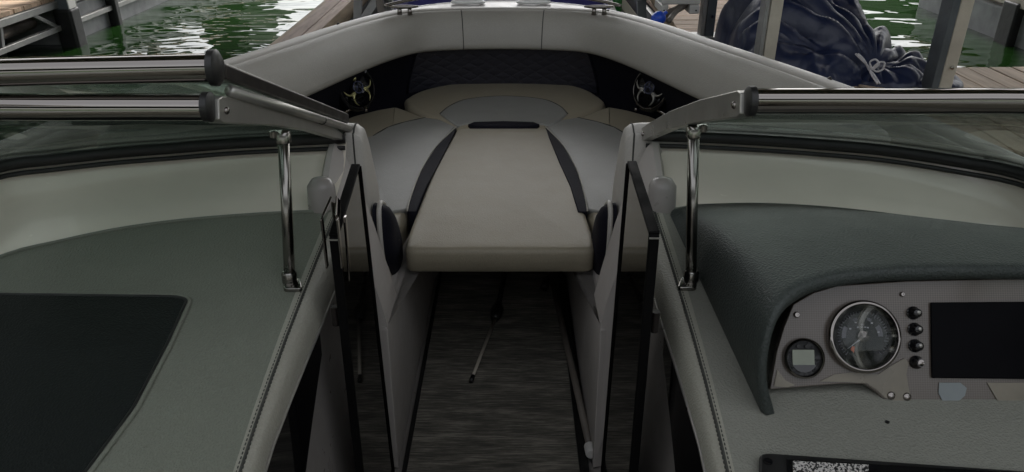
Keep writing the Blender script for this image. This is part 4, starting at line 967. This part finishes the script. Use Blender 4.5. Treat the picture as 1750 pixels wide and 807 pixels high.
def shed(x0, x1, y0, y1, h, label):  # unseen sheds, added to put dark streaks into the water reflection
    o = empty('added_shed', ((x0+x1)/2, y0, 0)); tag(o, label, 'added shed', 'unseen sheds added to darken the water reflection'); hw = (x1-x0)/2
    MB().box(-hw, hw, 0.3, 0.4, -0.2, h-0.5).box(-hw, -hw+0.1, 0.4, y1-y0, -0.2, h-0.5).box(hw-0.1, hw, 0.4, y1-y0, -0.2, h-0.5).build('wall', M['hill'], o, 0)
    MB().prism([(-hw-0.3, 0, h-0.5), (0, 0, h), (hw+0.3, 0, h-0.5), (hw+0.3, 0, h-0.6), (0, 0, h-0.1), (-hw-0.3, 0, h-0.6)], (0, y1-y0, 0)).build('roof', M['steel'], o, 0)
shed(-9.0, -7.7, 22, 26, 5.3, 'narrow green shed added out of view to the left to darken the water reflection')
shed(-15.5, -11.4, 21, 26, 5.0, 'wide green shed added out of view far left to darken the water reflection')
shed(11.5, 22.0, 22, 27, 4.9, 'long green shed added out of view to the right to darken the water reflection')
rng = random.Random(7); rws = []
for k in range(121):
    a = R(-180 + 360*k/120); rr = []
    for j, (d_, h_) in enumerate(((88, -0.3), (92, 4), (97, 7), (108, 9), (120, 8), (130, -0.3))):
        hh_ = h_*0.6*(0.75+0.5*rng.random()) if h_ > 0 else h_; rr.append(Vector((math.sin(a)*d_, math.cos(a)*d_, hh_)))
    rws.append(rr)
tag(MB().grid(rws).build('hills', M['hill'], None, 180), 'low wooded shore across the water', 'hill', kind='structure')

# ================================================================== LIGHT, SKY, CAMERA
w = bpy.data.worlds.new('World'); sc.world = w; w.use_nodes = True; nt = w.node_tree
sky = nt.nodes.new('ShaderNodeTexSky'); sky.sky_type = 'NISHITA'; sky.sun_disc = False
SE, SA = 52.0, 12.0                          # hazy sun ahead of the bow; the slip roof keeps the boat in shade
sky.sun_elevation = R(SE); sky.sun_rotation = R(SA); sky.air_density = 1.0; sky.dust_density = 5.0; sky.ozone_density = 1.0
hs_ = nt.nodes.new('ShaderNodeHueSaturation'); hs_.inputs['Saturation'].default_value = 0.18; nt.links.new(sky.outputs[0], hs_.inputs['Color']); nt.links.new(hs_.outputs[0], nt.nodes['Background'].inputs[0]); nt.nodes['Background'].inputs[1].default_value = 0.15
L = bpy.data.lights.new('sun', 'SUN'); L.energy = 1.4; L.angle = R(12); L.color = (1.0, 0.95, 0.88)
lo = bpy.data.objects.new('sun', L); col.objects.link(lo)
dirv = Vector((math.sin(R(SA))*math.cos(R(SE)), math.cos(R(SA))*math.cos(R(SE)), math.sin(R(SE))))
lo.rotation_euler = dirv.to_track_quat('Z', 'Y').to_euler(); lo.location = dirv*30

cd = bpy.data.cameras.new('camera'); co = bpy.data.objects.new('camera', cd); col.objects.link(co); sc.camera = co
cd.sensor_width = 36; cd.lens = 36*F/1750; cd.clip_start = 0.02; cd.clip_end = 500
co.location = CAM; co.rotation_euler = (R(90-27), 0, 0)
sc.view_settings.view_transform = 'Standard'; sc.view_settings.look = 'None'; sc.view_settings.gamma = 1; sc.view_settings.exposure = 1.38
sc.render.engine = 'CYCLES'
cy = sc.cycles; cy.max_bounces = 8; cy.diffuse_bounces = 4; cy.glossy_bounces = 4; cy.transparent_max_bounces = 16; cy.transmission_bounces = 4
cy.use_denoising = True; cy.sample_clamp_indirect = 6; cy.caustics_reflective = False; cy.caustics_refractive = False
